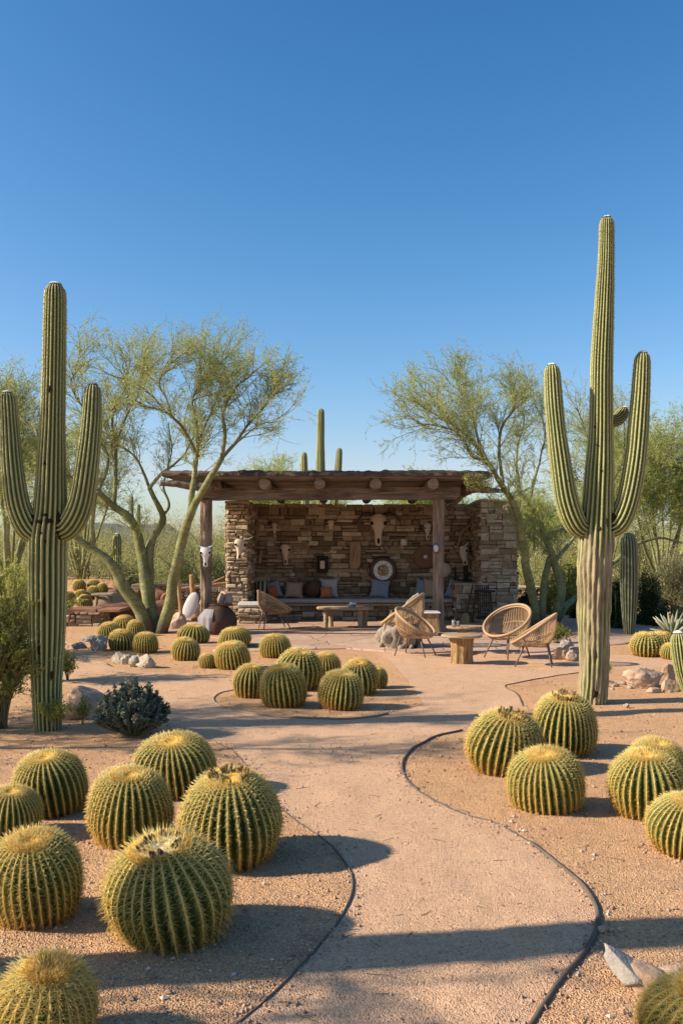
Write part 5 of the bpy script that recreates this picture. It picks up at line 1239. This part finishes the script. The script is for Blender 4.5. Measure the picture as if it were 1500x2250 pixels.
for i, (p0, p1, w0, lb, mt, at) in enumerate((((1338, 2068, .10), (1422, 2172, .0), .062, 'long pointed grey stone lying tilted at the bottom right', 'boulder_grey', .8), ((1378, 2108, .04), (1462, 2180, -.01), .07, 'broad flat brownish stone behind the pointed one at the bottom right', 'boulder_tan', .2))):
    a_ = W(*p0[:2]); b_ = W(*p1[:2]); Yk = b_[1]; a_ = np.array([(p0[0]-750)/FPX*(Yk+.08), Yk+.08, p0[2]+.02]); b_ = np.array([(p1[0]-750)/FPX*Yk, Yk, p1[2]])
    L_ = np.linalg.norm(b_-a_); d_ = (b_-a_)/L_; v, f = ico(4); rk_ = np.random.default_rng(200+i); v = v.copy()
    for _ in range(7):
        q_ = rk_.normal(size=3); q_ /= np.linalg.norm(q_); dd = rk_.uniform(.5, .8); ov = v@q_-dd; m_ = ov > 0; v[m_] -= np.outer(ov[m_], q_)*.9
    v = v*(1+.08*vnoise(v, 3, i, 3))[:, None]; sd = np.cross(d_, [0, 0, 1.]); sd /= np.linalg.norm(sd); up_ = np.cross(sd, d_)
    taper = (.85+.15*v[:, :1]); V = (a_+b_)/2+v[:, :1]*d_*L_*.62+v[:, 1:2]*sd*w0*1.5*taper+v[:, 2:]*up_*w0*taper
    mb = MB(); mb.add(V, [f], at); tag(mb.build('flat_stone', mt, origin=tuple(b_)), lb, 'rock', 'garden rocks')
boulder(1474, 2150, 60, 22, 'boulder_tan', 'flat tan rock at the right edge above the corner barrel cactus', 84, .2, .8, .5, 10, .06)
boulder(1325, 2050, 24, 18, 'boulder_tan', 'small clod against the outside of the black edging', 85, .2, .8, .5, 8, .1, 4)
boulder(1306, 2040, 10, 7, 'boulder_tan', 'tiny clod touching the black edging', 86, .2, .8, .5, 8, .1, 3)
for i, (px, b_, w_, h_, Yr, lb) in enumerate(((300, 1318, 44, 26, 24.4, 'red-brown rock behind the fallen timber, left one'), (345, 1320, 50, 30, 24.3, 'red-brown rock behind the fallen timber, middle one'), (372, 1330, 40, 34, 23.6, 'dark red rock between the palo verde trunks and the fence'), (455, 1345, 44, 36, 22.4, 'brown rock in the pile behind the left post'), (430, 1352, 36, 30, 22.0, 'brown rock in the pile behind the white paddle'), (492, 1330, 36, 40, 23.2, 'tall rock leaning on the left side of the shelter'), (168, 1322, 20, 12, 26.6, 'orange flat stone among the far bed cacti'), (185, 1330, 22, 20, 26.0, 'pointed tan stone before the far bed cacti'))):
    boulder(px, b_, w_, h_, 'red_stone' if i < 3 else 'boulder_tan', lb, 90+i, .4*i, .8, .4 if i < 5 else .2, Y=Yr, sub=4, sink=.1, group='rocks behind the left palo verde')

# ================================================================== TREES
def grow(par, n, L0, L1, spread, k=5, up=.2, tmin=.25, wob=.12, wts=None, tpow=1.0, sag_=0.0):
    """children polylines sprouting from parent polylines (N,m,3)"""
    N, m, _ = par.shape; i = rng.choice(N, n, p=wts); t = tmin+(1-tmin)*rng.uniform(0, 1, n)**tpow; x = t*(m-1); a = np.minimum(x.astype(int), m-2); f = (x-a)[:, None]
    p0 = par[i, a]*(1-f)+par[i, a+1]*f; d0 = par[i, a+1]-par[i, a]; d0 /= np.linalg.norm(d0, axis=1)[:, None]+1e-9
    rnd = rng.normal(size=(n, 3)); rnd -= (rnd*d0).sum(1)[:, None]*d0; rnd /= np.linalg.norm(rnd, axis=1)[:, None]+1e-9
    d = d0+rnd*spread*rng.uniform(.5, 1.2, n)[:, None]; d[:, 2] += up; d /= np.linalg.norm(d, axis=1)[:, None]
    L = rng.uniform(L0, L1, n); out = [p0]; st = (L/(k-1))[:, None]
    for j in range(k-1):
        d = d+rng.normal(size=(n, 3))*wob; d[:, 2] -= sag_; d /= np.linalg.norm(d, axis=1)[:, None]; out.append(out[-1]+d*st)
    return np.stack(out, 1), t

def resample(p, m=12):
    s = np.concatenate([[0], np.cumsum(np.linalg.norm(np.diff(p, axis=0), axis=1))]); u = np.linspace(0, s[-1], m)
    return np.stack([np.interp(u, s, p[:, k]) for k in range(3)], 1)

def tree(label, base, Y, limbs, n1, L1, n2, n3, nleaf, leafsz=.03, group='palo verde trees', name='palo_verde_tree', dark=0.0, squash=None, bark='palo_bark', leafmat='palo_leaf', minz=1.9, cat='tree', crown_t=.45):
    """limbs: (pts [(px,py,dY)], w0px, w1px, weight of crown growth)"""
    b = W(base[0], base[1], Y); root = empty(name, (b[0], Y, max(0, b[2]) if b[2] < .3 else 0)); tag(root, label, cat, group)
    s = Y/FPX; tb = MB(); par = []; wts = []
    for li, (pts, w0, w1, wt) in enumerate(limbs):
        if squash: pts = [(a[0], a[1] if a[1] > squash[0] else squash[0]+(a[1]-squash[0])*squash[1], a[2]) for a in pts]
        q = catmull(pts, 7); P = np.array([W(a[0], a[1], Y+a[2]) for a in q]); n = len(P)
        P += .035*np.stack([vnoise(P, 1.7, 3+li, 2), vnoise(P, 1.7, 13+li, 2), 0*P[:, 0]], 1)
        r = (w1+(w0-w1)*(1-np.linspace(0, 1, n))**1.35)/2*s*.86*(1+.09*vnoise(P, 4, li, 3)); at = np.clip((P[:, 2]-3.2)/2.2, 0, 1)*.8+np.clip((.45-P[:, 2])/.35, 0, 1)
        tube(tb, P, r, 12, at, wob=.07, seed=li)
        if wt > 0: par.append(resample(P)); wts.append(wt*np.linalg.norm(np.diff(P, axis=0), axis=1).sum())
    tb.build('trunk', bark, root)
    par = np.array(par); wts = np.array(wts)/sum(wts)
    a1, t1 = grow(par, n1, L1*.35, L1, .85, 7, .22, crown_t, .16, wts, .85)
    a2, _ = grow(a1, n2, L1*.28, L1*.55, .9, 5, .18, .15, .2)
    a3, _ = grow(a2, n3, L1*.10, L1*.24, 1.0, 4, .05, .1, .25)
    tips = np.concatenate([a2, ]); keep = a3[:, 0, 2] > minz-.3; a3 = a3[keep]
    tw = MB(); tubes_batch(tw, a1, .010, .004, 4, .3); tubes_batch(tw, a2, .0042, .002, 3, .6); tubes_batch(tw, a3, .0028, .0015, 3, .8)
    tw.build('twigs', 'twig', root)
    lf = MB(); i = rng.integers(0, len(a3), nleaf); t = rng.uniform(0, 1, nleaf)*2.999; a = t.astype(int); f = (t-a)[:, None]
    c = a3[i, a]*(1-f)+a3[i, a+1]*f+rng.normal(size=(nleaf, 3))*.008
    tone = np.clip(.5+.35*vnoise(c, .9, 5, 2)+rng.normal(size=nleaf)*.18-dark, 0, 1)
    leaves(lf, c, leafsz*rng.uniform(.6, 1.3, nleaf), tone, .42); lf.build('crown', leafmat, root, False)
    return root

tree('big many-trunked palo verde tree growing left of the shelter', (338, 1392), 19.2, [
    ([(330,1392,0),(305,1335,-.1),(275,1290,-.2),(256,1250,-.3),(228,1222,-.35),(205,1205,-.4),(165,1178,-.5),(130,1120,-.5),(110,1050,-.4),(95,990,-.3),(70,930,0)], 38, 6, .6),
    ([(205,1205,-.4),(201,1150,-.5),(207,1090,-.6),(216,1083,-.6)], 14, 10, 0),
    ([(334,1390,.1),(322,1310,.2),(315,1240,.3),(307,1183,.3),(284,1140,.2),(247,1112,.1),(216,1083,-.1),(175,1062,-.3),(143,1040,-.3),(110,1000,-.4)], 36, 8, .5),
    ([(216,1083,-.1),(232,1040,0),(236,998,.1),(219,964,.2),(195,905,.2),(170,850,.2),(160,780,.3),(185,720,.3)], 10, 2.5, 1.3),
    ([(253,1112,.2),(256,1060,.3),(253,990,.3),(248,930,.2),(258,860,.1),(280,790,0),(262,740,0)], 13, 2.5, 1.3),
    ([(253,975,.3),(272,930,.5),(292,860,.7),(318,790,.8),(300,740,.8)], 7, 2, 1),
    ([(346,1388,0),(333,1330,.2),(325,1260,.4),(335,1190,.5),(356,1148,.5),(356,1128,.5),(343,1100,.4),(331,1072,.4)], 34, 12, 0),
    ([(331,1072,.4),(316,1040,.5),(295,1003,.6),(265,978,.8),(240,958,.9),(215,900,1.0)], 9, 3, .9),
    ([(331,1072,.4),(355,1040,.3),(385,1015,.2),(408,990,.1),(430,950,0),(455,900,-.2)], 10, 3, .8),
    ([(356,1135,.5),(370,1112,.6),(361,1075,.7),(366,1040,.8),(378,990,1.0),(372,930,1.2)], 9, 2.5, .7),
    ([(355,1390,-.1),(372,1320,-.3),(388,1245,-.5),(407,1165,-.8),(425,1120,-1.0),(442,1085,-1.1),(468,1042,-1.2),(487,1010,-1.2)], 34, 14, 0),
    ([(487,1010,-1.2),(492,960,-1.3),(488,900,-1.3),(500,850,-1.3),(520,800,-1.2),(545,770,-1.2),(560,745,-1.2)], 11, 2.5, 1.6),
    ([(487,1010,-1.2),(520,972,-1.0),(548,930,-.8),(572,890,-.7),(590,850,-.6),(605,800,-.5)], 10, 2.5, 1.6),
    ([(520,972,-1.0),(550,948,-1.3),(580,930,-1.5),(605,928,-1.6)], 5, 2, .9),
    ([(417,1130,-.9),(424,1070,-1.0),(434,1010,-1.0),(437,960,-.9),(430,905,-.8),(425,850,-.7),(440,790,-.6),(460,735,-.5)], 17, 2.5, 1.5),
    ([(434,1005,-1.0),(406,946,-1.4),(380,910,-1.7),(361,886,-1.9),(335,875,-2.1),(310,868,-2.2)], 9, 3, .9),
    ([(380,910,-1.7),(370,850,-1.6),(352,790,-1.5),(365,740,-1.4),(385,705,-1.4)], 6, 2, 1.4),
    ([(437,960,-.9),(462,900,-.3),(478,840,.2),(486,780,.5),(478,730,.6)], 7, 2, 1.3),
    ([(361,886,-1.9),(330,830,-1.9),(305,780,-1.8),(322,730,-1.7)], 5, 2, 1.1)],
    280, 1.1, 2300, 9500, 100000, .027, crown_t=.22, squash=(930, .62))
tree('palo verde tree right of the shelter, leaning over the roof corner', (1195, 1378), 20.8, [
    ([(1178,1378,0),(1165,1290,-.3),(1152,1235,-.6),(1145,1165,-.9),(1128,1115,-1.2),(1108,1080,-1.5),(1093,1050,-1.9),(1067,1005,-2.1),(1040,973,-2.1),(1011,947,-2.1),(979,920,-2.0),(940,880,-1.8),(915,850,-1.7)], 25, 3, 1.4),
    ([(1085,1035,-1.9),(1062,1012,-2.3),(1037,1003,-2.5),(1024,979,-2.6),(1000,950,-2.7),(960,935,-2.8),(915,930,-2.8)], 9, 2.5, 1.3),
    ([(1101,1060,-1.7),(1098,995,-1.5),(1105,930,-1.3),(1122,885,-1.2),(1130,850,-1.1),(1125,800,-1.0)], 9, 2.5, 1.6),
    ([(1051,985,-2.1),(1042,930,-1.7),(1035,890,-1.4),(1025,850,-1.2),(1010,810,-1.0),(1000,780,-1)], 7, 2, 1.6),
    ([(1011,947,-2.1),(985,900,-2.3),(960,860,-2.3),(950,830,-2.3)], 5, 2, 1.2),
    ([(1190,1378,.1),(1193,1300,.2),(1198,1252,.3),(1207,1225,.3)], 20, 16, 0),
    ([(1212,1372,.2),(1229,1305,.3),(1224,1255,.3),(1205,1204,.3),(1193,1178,.3),(1182,1142,.2),(1160,1112,.1),(1146,1085,.1),(1135,1040,.2),(1140,980,.4),(1150,920,.5),(1145,860,.5)], 26, 3, 1.4),
    ([(1160,1112,.1),(1170,1070,.4),(1185,1020,.7),(1195,960,.9),(1188,900,1.0),(1175,850,1.0)], 9, 2.5, 1.3),
    ([(1195,1190,.3),(1218,1166,.7),(1258,1150,1.2),(1290,1090,1.6),(1300,1010,1.8),(1280,930,2.0),(1265,870,2.0)], 12, 3, 1.2),
    ([(1222,1228,.3),(1241,1204,.8),(1262,1178,1.2),(1320,1100,2.0),(1365,1020,2.4),(1370,930,2.6),(1360,870,2.6)], 12, 3, 1.2),
    ([(1214,1376,.3),(1238,1340,.8),(1262,1316,1.3),(1300,1285,1.8),(1345,1238,2.0),(1370,1214,2.1),(1400,1196,2.2),(1450,1182,2.3),(1500,1192,2.4),(1560,1180,2.4)], 21, 5, .25)],
    240, 1.1, 2000, 8300, 88000, .027, crown_t=.22, squash=(930, .58))
# mossy spray hanging over the roof corner: one twig cluster of foliage lying on the roof edge
rg = empty('creeper', W(1050, 1060, 18.4)); tag(rg, 'tuft of green creeper hanging over the right front corner of the roof', 'creeper')
lf = MB(); cc = []
for a in range(70):
    c0 = W(random.uniform(1018, 1082), random.uniform(1040, 1062), 18.38+random.uniform(-.03, .10)); hang = random.uniform(0, .28)
    for k in range(16): cc.append(c0+np.array([random.gauss(0, .035), random.gauss(0, .03), -hang*k/16+random.gauss(0, .02)]))
cc = np.array(cc); leaves(lf, cc, .035, rng.uniform(.2, 1, len(cc)), .6); lf.build('leaves', 'grass_leaf', rg, False)
st = MB(); P0 = np.array([W(random.uniform(1018, 1082), 1042, 18.40) for _ in range(24)]); Pp = np.stack([P0+np.array([0, -.03*min(k, 1), -.06*k])+rng.normal(size=P0.shape)*.015 for k in range(5)], 1); tubes_batch(st, Pp, .006, .003, 4, .5); st.build('stems', 'twig', rg)

def fan_limbs(px, base, top, w, n, seed, w0=16, dz=.8):
    g = random.Random(seed); L = []
    for i in range(n):
        u = (i+.5)/n*2-1+g.uniform(-.15, .15); tx = px+u*w/2; ty = top+abs(u)*(base-top)*.28+g.uniform(0, 25); d = g.uniform(-dz, dz)
        mid = (px+u*w*.22+g.uniform(-8, 8), base-(base-ty)*.45, d*.5)
        L.append(([(px+u*6, base, 0), mid, ((mid[0]+tx)/2+g.uniform(-8, 8), (mid[1]+ty)/2, d*.8), (tx, ty+12, d)], w0*g.uniform(.6, 1), 2.5, 1))
    return L
tree('hazy palo verde tree behind the left saguaro at the picture edge', (20, 1290), 25, fan_limbs(20, 1292, 880, 250, 8, 1, 14, 1.5), 190, 1.5, 1600, 8500, 42000, .05, group='background trees')
tree('pale palo verde tree between the left saguaro and the shelter, far behind', (175, 1280), 30, fan_limbs(178, 1272, 940, 190, 7, 7, 10, 1.5), 120, 1.4, 1000, 5200, 22000, .05, group='background trees')
tree('dense blue-green tree filling the right edge behind the tallest saguaro', (1455, 1290), 26, fan_limbs(1455, 1295, 965, 230, 9, 2, 12, 1.8), 260, 1.5, 2100, 10000, 80000, .05, group='background trees', dark=.1)
tree('thin palo verde tree directly behind the tallest saguaro', (1330, 1290), 27, fan_limbs(1325, 1292, 920, 190, 7, 3, 10, 1.5), 130, 1.4, 1100, 6000, 30000, .045, group='background trees', dark=.1)
tree('low feathery tree peeking over the left half of the roof', (595, 1240), 38, fan_limbs(592, 1245, 1035, 130, 9, 4, 7, 1.5), 150, 1.5, 1500, 7000, 42000, .06, group='background trees', dark=-.2)
tree('feathery tree seen through the gap above the left of the back wall', (620, 1240), 44, fan_limbs(640, 1245, 1080, 200, 8, 5, 7, 1.5), 130, 1.7, 1300, 6000, 50000, .07, group='background trees', dark=-.2)
tree('yellowish feathery tree seen above the right half of the back wall', (930, 1240), 42, fan_limbs(935, 1245, 1072, 170, 9, 6, 7, 1.5), 140, 1.6, 1400, 6500, 50000, .07, group='background trees', dark=-.2)
tree('bushy tree filling the gap right of the shelter wall', (1180, 1240), 40, fan_limbs(1170, 1245, 1105, 130, 8, 8, 7, 1.5), 130, 1.4, 1300, 6500, 45000, .065, group='background trees', dark=-.1)
# off-frame trees on the left whose shadows fall over the path
tree('palo verde tree left of the picture, only its shadow seen', (-1300, 1640), 7.7, [([(-1300,1640,0),(-1260,1400,0),(-1150,1100,.2),(-1000,800,.4),(-900,500,.5)], 60, 10, 1), ([(-1300,1640,0),(-1100,1500,.3),(-800,1350,.6),(-650,1200,.8)], 40, 10, 1.5), ([(-1300,1620,0),(-1350,1300,-.2),(-1300,900,-.5),(-1200,500,-.9)], 50, 10, 1), ([(-1290,1600,0),(-1200,1200,.5),(-1250,800,.9),(-1150,450,1.2)], 50, 10, 1)], 110, 1.2, 900, 4500, 26000, .034)
tree('palo verde tree at the near left outside the picture', (-3170, 2548), 2.55, [([(-3170,2548,0),(-3100,1700,-.2),(-2800,600,-.3),(-2600,-900,-.2)], 150, 35, 1), ([(-3170,2548,0),(-3300,1500,.1),(-3200,300,.3),(-3000,-1370,.4)], 140, 35, 1)], 30, .9, 220, 1200, 6000, .03)

# ================================================================== BRUSH
def bush_leaves(lf, c, s, n, size, tone, clumps=40, flat=0):
    k = rng.normal(size=(clumps, 3)); k /= np.linalg.norm(k, axis=1)[:, None]; k[:, 2] = np.abs(k[:, 2])*1.0; k *= rng.uniform(.45, 1, clumps)[:, None]**.6
    i = rng.integers(0, clumps, n); p = k[i]+rng.normal(size=(n, 3))*.125; p[:, 2] = np.abs(p[:, 2])
    P = np.array(c)+p*np.array(s); t = np.clip(tone+(rng.normal(size=clumps)*.10)[i]+rng.normal(size=n)*.12, 0, 1)
    leaves(lf, P, size*rng.uniform(.6, 1.4, n), t, .5, up=.3)
lf = MB(); st = MB(); g = random.Random(3)
for i in range(300):
    Y = g.uniform(30, 80)**1.0; x = g.uniform(-.46, .46)*Y
    if abs(x/Y) < .17 and Y < 50 and -.13 < x/Y: pass
    h = g.uniform(1.3, 2.6)*(1+.5*(Y > 40)+.4*(Y > 58)); wd = h*g.uniform(.8, 1.3)
    tone = g.choice((.25, .45, .5, .6, .65, .75, .1))
    nl = int(4200*min(1, 45/Y)*h/1.8)
    bush_leaves(lf, (x, Y, -.05), (wd*.75, wd*.75, h), nl, .052*max(1, Y/48), tone, 60)
    ns = 12; a = np.array([x, Y, 0])+rng.normal(size=(ns, 3))*np.array([.1, .1, 0]); b_ = np.array([x, Y, h*.8])+rng.normal(size=(ns, 3))*np.array([wd*.4, wd*.4, h*.1])
    tubes_batch(st, np.stack([a, (a+b_)/2+rng.normal(size=(ns, 3))*.08, b_], 1), .03, .01, 3, .4)
o = lf.build('brush', 'brush_leaf', smooth=False); tag(o, 'wide belt of olive and yellow-green desert brush behind the garden', 'brush', kind='stuff')
o = st.build('brush_stems', 'twig'); tag(o, 'bare stems showing inside the belt of desert brush', 'brush', kind='stuff')

def shrub(name, label, base, Y, w, h, n, leafsz, mat, tone=.5, stems=30, clumps=45, depth=1.0, stem_mat='twig', spread=.75, cat='shrub', group='garden shrubs', leafpos=.25, z=None):
    """upright many-stemmed shrub: branches from the base, leaves along their upper parts"""
    s = Y/FPX; p = W(base[0], base[1], Y); p[2] = max(0, p[2]) if z is None else z; hw, hh = w*s/2, h*s; root = empty(name, p); tag(root, label, cat, group)
    th = rng.uniform(0, 6.283, stems); rr = np.sqrt(rng.uniform(.02, 1, stems)); tip = np.column_stack([hw*rr*np.cos(th), hw*depth*rr*np.sin(th), hh*(1-.45*rr**2)*rng.uniform(.75, 1.05, stems)])
    t = np.linspace(0, 1, 7)[None, :, None]; st_ = np.column_stack([rng.normal(size=(stems, 2))*hw*.08, np.zeros(stems)])
    P = p+st_[:, None]*(1-t)+tip[:, None]*(t**np.array([1.25, 1.25, .85]))+rng.normal(size=(stems, 7, 3))*hw*.025*t
    a2, _ = grow(P, stems*9, hh*.12, hh*.34, .8, 5, .25, .3, .18)
    a3, _ = grow(a2, stems*20, hh*.05, hh*.15, .9, 4, .2, .1, .2)
    sb_ = MB(); r = max(.002, hh*.009); tubes_batch(sb_, P, r, r*.4, 5, .1); tubes_batch(sb_, a2, r*.45, r*.25, 3, .3); tubes_batch(sb_, a3, r*.28, r*.15, 3, .6); sb_.build('stems', stem_mat, root)
    allp = a3; i = rng.integers(0, len(allp), n); u = rng.uniform(0, 1, n)*2.999; a = u.astype(int); f = (u-a)[:, None]; c = allp[i, a]*(1-f)+allp[i, a+1]*f
    lf = MB(); tn = np.clip(tone+.3*vnoise(c, 3/hh, 3, 2)+rng.normal(size=n)*.15, 0, 1); leaves(lf, c, leafsz*rng.uniform(.6, 1.3, n), tn, .45, up=.2); lf.build('leaves', mat, root, False)
    return root
shrub('creosote_bush', 'tall wispy green bush at the left edge in front of the left saguaro', (0, 1610), 8.8, 165, 285, 25000, .024, 'creosote_leaf', .55, 42, group='green bushes at the left')
shrub('creosote_bush', 'dense green bush rising behind the left saguaro at the picture edge', (20, 1330), 15, 260, 175, 24000, .036, 'creosote_leaf', .6, 50, group='green bushes at the left', z=0)
shrub('creosote_bush', 'middle-height bush left of the left saguaro trunk', (25, 1450), 12, 170, 200, 22000, .028, 'creosote_leaf', .7, 44, group='green bushes at the left')
shrub('creosote_bush', 'small green bush on the right of the left saguaro trunk', (148, 1494), 12.2, 44, 64, 3200, .024, 'creosote_leaf', .6, 20, group='green bushes at the left')
shrub('creosote_bush', 'little leafy sprig at the foot of the left saguaro', (116, 1600), 8.55, 80, 66, 1700, .022, 'creosote_leaf', .75, 12, group='green bushes at the left')
shrub('creosote_bush', 'tiny green sprig in front of the big rounded boulder', (182, 1592), 8.75, 36, 56, 900, .02, 'creosote_leaf', .5, 10, group='green bushes at the left')
shrub('creosote_bush', 'tiny leafy weed right of the tallest saguaro trunk', (1334, 1492), 11.9, 14, 34, 320, .022, 'creosote_leaf', .5, 8, group='small weeds on the sand')
shrub('creosote_bush', 'low green plant under the two hoop chairs by the palo verde', (1222, 1420), 17.0, 70, 44, 2600, .035, 'creosote_leaf', .15, 20, group='small weeds on the sand')
# dark masses right of the shelter
def dome(name, label, px, bot, Y, w, h, n, sz, mat, tone, clumps=60, group='dark shrubs right of the shelter'):
    s = Y/FPX; p = W(px, bot, Y); p[2] = 0; root = empty(name, p); tag(root, label, 'shrub', group); lf = MB(); bush_leaves(lf, p-np.array([0, 0, .03]), (w*s/2*.85, w*s/2*.85, h*s*.85), n, sz, tone, clumps); lf.build('leaves', mat, root, False)
    ns = 16; sb_ = MB(); a = p+rng.normal(size=(ns, 3))*np.array([.05, .05, 0]); b_ = p+np.column_stack([rng.normal(size=(ns, 2))*w*s*.2, np.full(ns, h*s*.7)]); tubes_batch(sb_, np.stack([a, (a+b_)/2, b_], 1), .02, .008, 4, .2); sb_.build('stems', 'twig', root)
dome('round_shrub', 'round dark clipped shrub against the right end of the shelter', 1152, 1362, 23.5, 44, 56, 9000, .05, 'dark_leaf', .4, 120)
for px, bot, Y, w, h, n, tone, lb, mt in ((1240, 1340, 25, 110, 150, 12000, .3, 'dark green shrub between the palo verde trunks and the tallest saguaro', 'creosote_leaf'), (1285, 1362, 23.5, 70, 60, 6000, .3, 'low dark shrub left of the tallest saguaro trunk', 'dark_leaf'),
    (1355, 1392, 20.5, 64, 120, 9000, .4, 'dark shrub just left of the dark single-column saguaro', 'dark_leaf'), (1425, 1390, 21.5, 90, 120, 12000, .4, 'dark shrub right of the dark single-column saguaro', 'dark_leaf'), (1480, 1360, 24, 110, 170, 14000, .2, 'grey-green brush clump at the right edge below the dense tree', 'brush_leaf'), (1400, 1340, 27, 120, 190, 14000, .42, 'olive brush clump behind the dark single-column saguaro', 'brush_leaf'),
    (1205, 1320, 28, 70, 100, 8000, .45, 'olive shrub seen between the right palo verde trunks', 'brush_leaf')):
    dome('desert_shrub', lb, px, bot, Y, w, h, n, .05, mt, tone)
for px, Y, w, h, tone, lb in ((170, 33, 130, 120, .15, 'greyish twiggy shrub behind the far raised bed'), (300, 31, 110, 110, .4, 'olive shrub behind the middle of the left palo verde'), (395, 30, 110, 130, .45, 'green shrub between the palo verde trunk and the left post'), (475, 29, 70, 120, .35, 'leafy shrub between the left post and the shelter wall'), (75, 30, 100, 130, .5, 'green shrub behind the hairy cactus stub'), (235, 35, 90, 110, .1, 'dull grey shrub behind the small round-topped saguaro')):
    dome('desert_shrub', lb, px, 1330, Y, w, h, 11000, .055, 'brush_leaf', tone, 70, 'shrubs behind the left palo verde')

# blue-green euphorbia-like shrub with tan flower heads
Yb = 8.35; s = Yb/FPX; p = W(288, 1624); p = np.array([(288-750)*s, Yb+.1, 0]); bs = empty('leafy_shrub', p); tag(bs, 'rounded blue-green shrub with dusty tan flower heads beside the big boulder', 'shrub', 'garden shrubs')
ns = 250; th = rng.uniform(0, 6.283, ns); rr = np.sqrt(rng.uniform(0, 1, ns)); tip = np.column_stack([.36*rr*np.cos(th), .30*rr*np.sin(th), (.50*(1-.62*rr**2.2))*rng.uniform(.75, 1.08, ns)]); t = np.linspace(0, 1, 7)[None, :, None]
P = p+tip[:, None]*t**np.array([.8, .8, 1.1])+rng.normal(size=(ns, 7, 3))*.006; sb_ = MB(); tubes_batch(sb_, P, .006, .004, 5, .3); sb_.build('stems', 'twig', bs)
lf = MB(); k = 100; i = np.repeat(np.arange(ns), k); u = 2+3.95*rng.uniform(0, 1, ns*k)**.75; a = np.minimum(u.astype(int), 5); f = (u-a)[:, None]; c = P[i, a]*(1-f)+P[i, a+1]*f
d = rng.normal(size=c.shape); d[:, 2] = np.abs(d[:, 2])*.6+.5; leaves(lf, c, .034*rng.uniform(.7, 1.2, len(c)), np.clip(rng.normal(size=len(c))*.18+.45, 0, .88), .5, dirs=d/np.linalg.norm(d, axis=1)[:, None]); lf.build('leaves', 'blue_leaf', bs, False)
fl = MB(); sel = rng.choice(ns, 34, False); c = np.repeat(P[sel, -1], 26, 0)+rng.normal(size=(34*26, 3))*np.array([.011, .011, .02]); leaves(fl, c, .022, rng.uniform(.93, 1, len(c)), .7); fl.build('flower_heads', 'blue_leaf', bs, False)

# spiky rosette at the right edge
Yr = 17.0; s = Yr/FPX; p = np.array([(1478-750)*s, Yr, 0.]); ag = empty('agave', p); tag(ag, 'spiky rosette plant with pale thick leaves at the right edge', 'agave', 'garden shrubs')
mb = MB(); g = np.random.default_rng(2)
for k in range(70):
    a = g.uniform(0, 6.28); e = g.uniform(.15, 1.35); L = g.uniform(.35, .58); w_ = .035; d = np.array([math.cos(a)*math.cos(e), math.sin(a)*math.cos(e)*.8, math.sin(e)]); t = np.linspace(0, 1, 8)[:, None]
    P = p+np.array([0, 0, .12])+d*L*t+np.array([0, 0, -.10])*t**2*math.cos(e); tube(mb, P, w_*np.array([.7, .9, 1, 1, .9, .7, .45, .08]), 7, np.linspace(.35, 1, 8)*g.uniform(.6, 1), wob=.1, seed=k)
mb.build('leaves', 'agave_leaf', ag); mb = MB(); tube(mb, np.array([p, p+np.array([0, 0, .2])]), .09, 10); mb.build('stem', 'twig', ag)

# gravel and litter drifted against the cactus feet and along the edgings
mb = MB(); pts = []
for x, y, r in BASES:
    if y > 16: continue
    n = int(130*min(1, 6/y)+20); th = rng.uniform(0, 6.283, n); rr = r*(.72+.55*rng.uniform(0, 1, n)**1.6); pts.append(np.column_stack([x+rr*np.cos(th), y+rr*np.sin(th)]))
for e_ in (re_, le_):
    i = rng.integers(0, len(e_)-1, 900); f = rng.uniform(0, 1, 900)[:, None]; pts.append(e_[i]*(1-f)+e_[i+1]*f+rng.normal(size=(900, 2))*.05)
for k in range(26):
    cy = 3*(16/3)**rng.uniform(); cx = rng.uniform(-.38, .38)*cy; n = 30; pts.append(np.array([cx, cy])+rng.normal(size=(n, 2))*np.array([.16, .10]))
q = np.vstack(pts); r = .003+.009*rng.uniform(0, 1, len(q))**3
o8 = np.array([[1, 0, 0], [0, 1, 0], [-1, 0, 0], [0, -1, 0], [0, 0, 1], [0, 0, -.6]], float); v = o8[None]*r[:, None, None]*rng.uniform(.6, 1.3, (len(q), 6, 1)); v += np.column_stack([q, hgt(q[:, 0], q[:, 1])+r*.3])[:, None]
f8 = np.array([[0, 1, 4], [1, 2, 4], [2, 3, 4], [3, 0, 4], [1, 0, 5], [2, 1, 5], [3, 2, 5], [0, 3, 5]]); mb.add(v.reshape(-1, 3), [((np.arange(len(q))*6)[:, None, None]+f8).reshape(-1, 3)], np.repeat(rng.uniform(0, 1, len(q)), 6))
o = mb.build('gravel', 'pebble', smooth=False); tag(o, 'coarser gravel drifted against the cactus feet and edgings', 'gravel', kind='stuff')
# fallen twigs and dry leaves
mb = MB(); n = 230; y = 3*(18/3)**rng.uniform(0, 1, n); x = rng.uniform(-.4, .4, n)*y; L = rng.uniform(.02, .10, n); a = rng.uniform(0, 6.28, n); z = hgt(x, y)+.003
c = np.column_stack([x, y, z]); d = np.column_stack([np.cos(a), np.sin(a), 0*a])*L[:, None]; m = c+d*.5+rng.normal(size=c.shape)*np.array([.002, .002, .001]); tubes_batch(mb, np.stack([c, m, c+d], 1), .0018, .0012, 4, rng.uniform(0, .25, n))
o = mb.build('fallen_twigs', 'twig'); tag(o, 'thin dry twigs fallen here and there on the sand', 'twigs', kind='stuff')
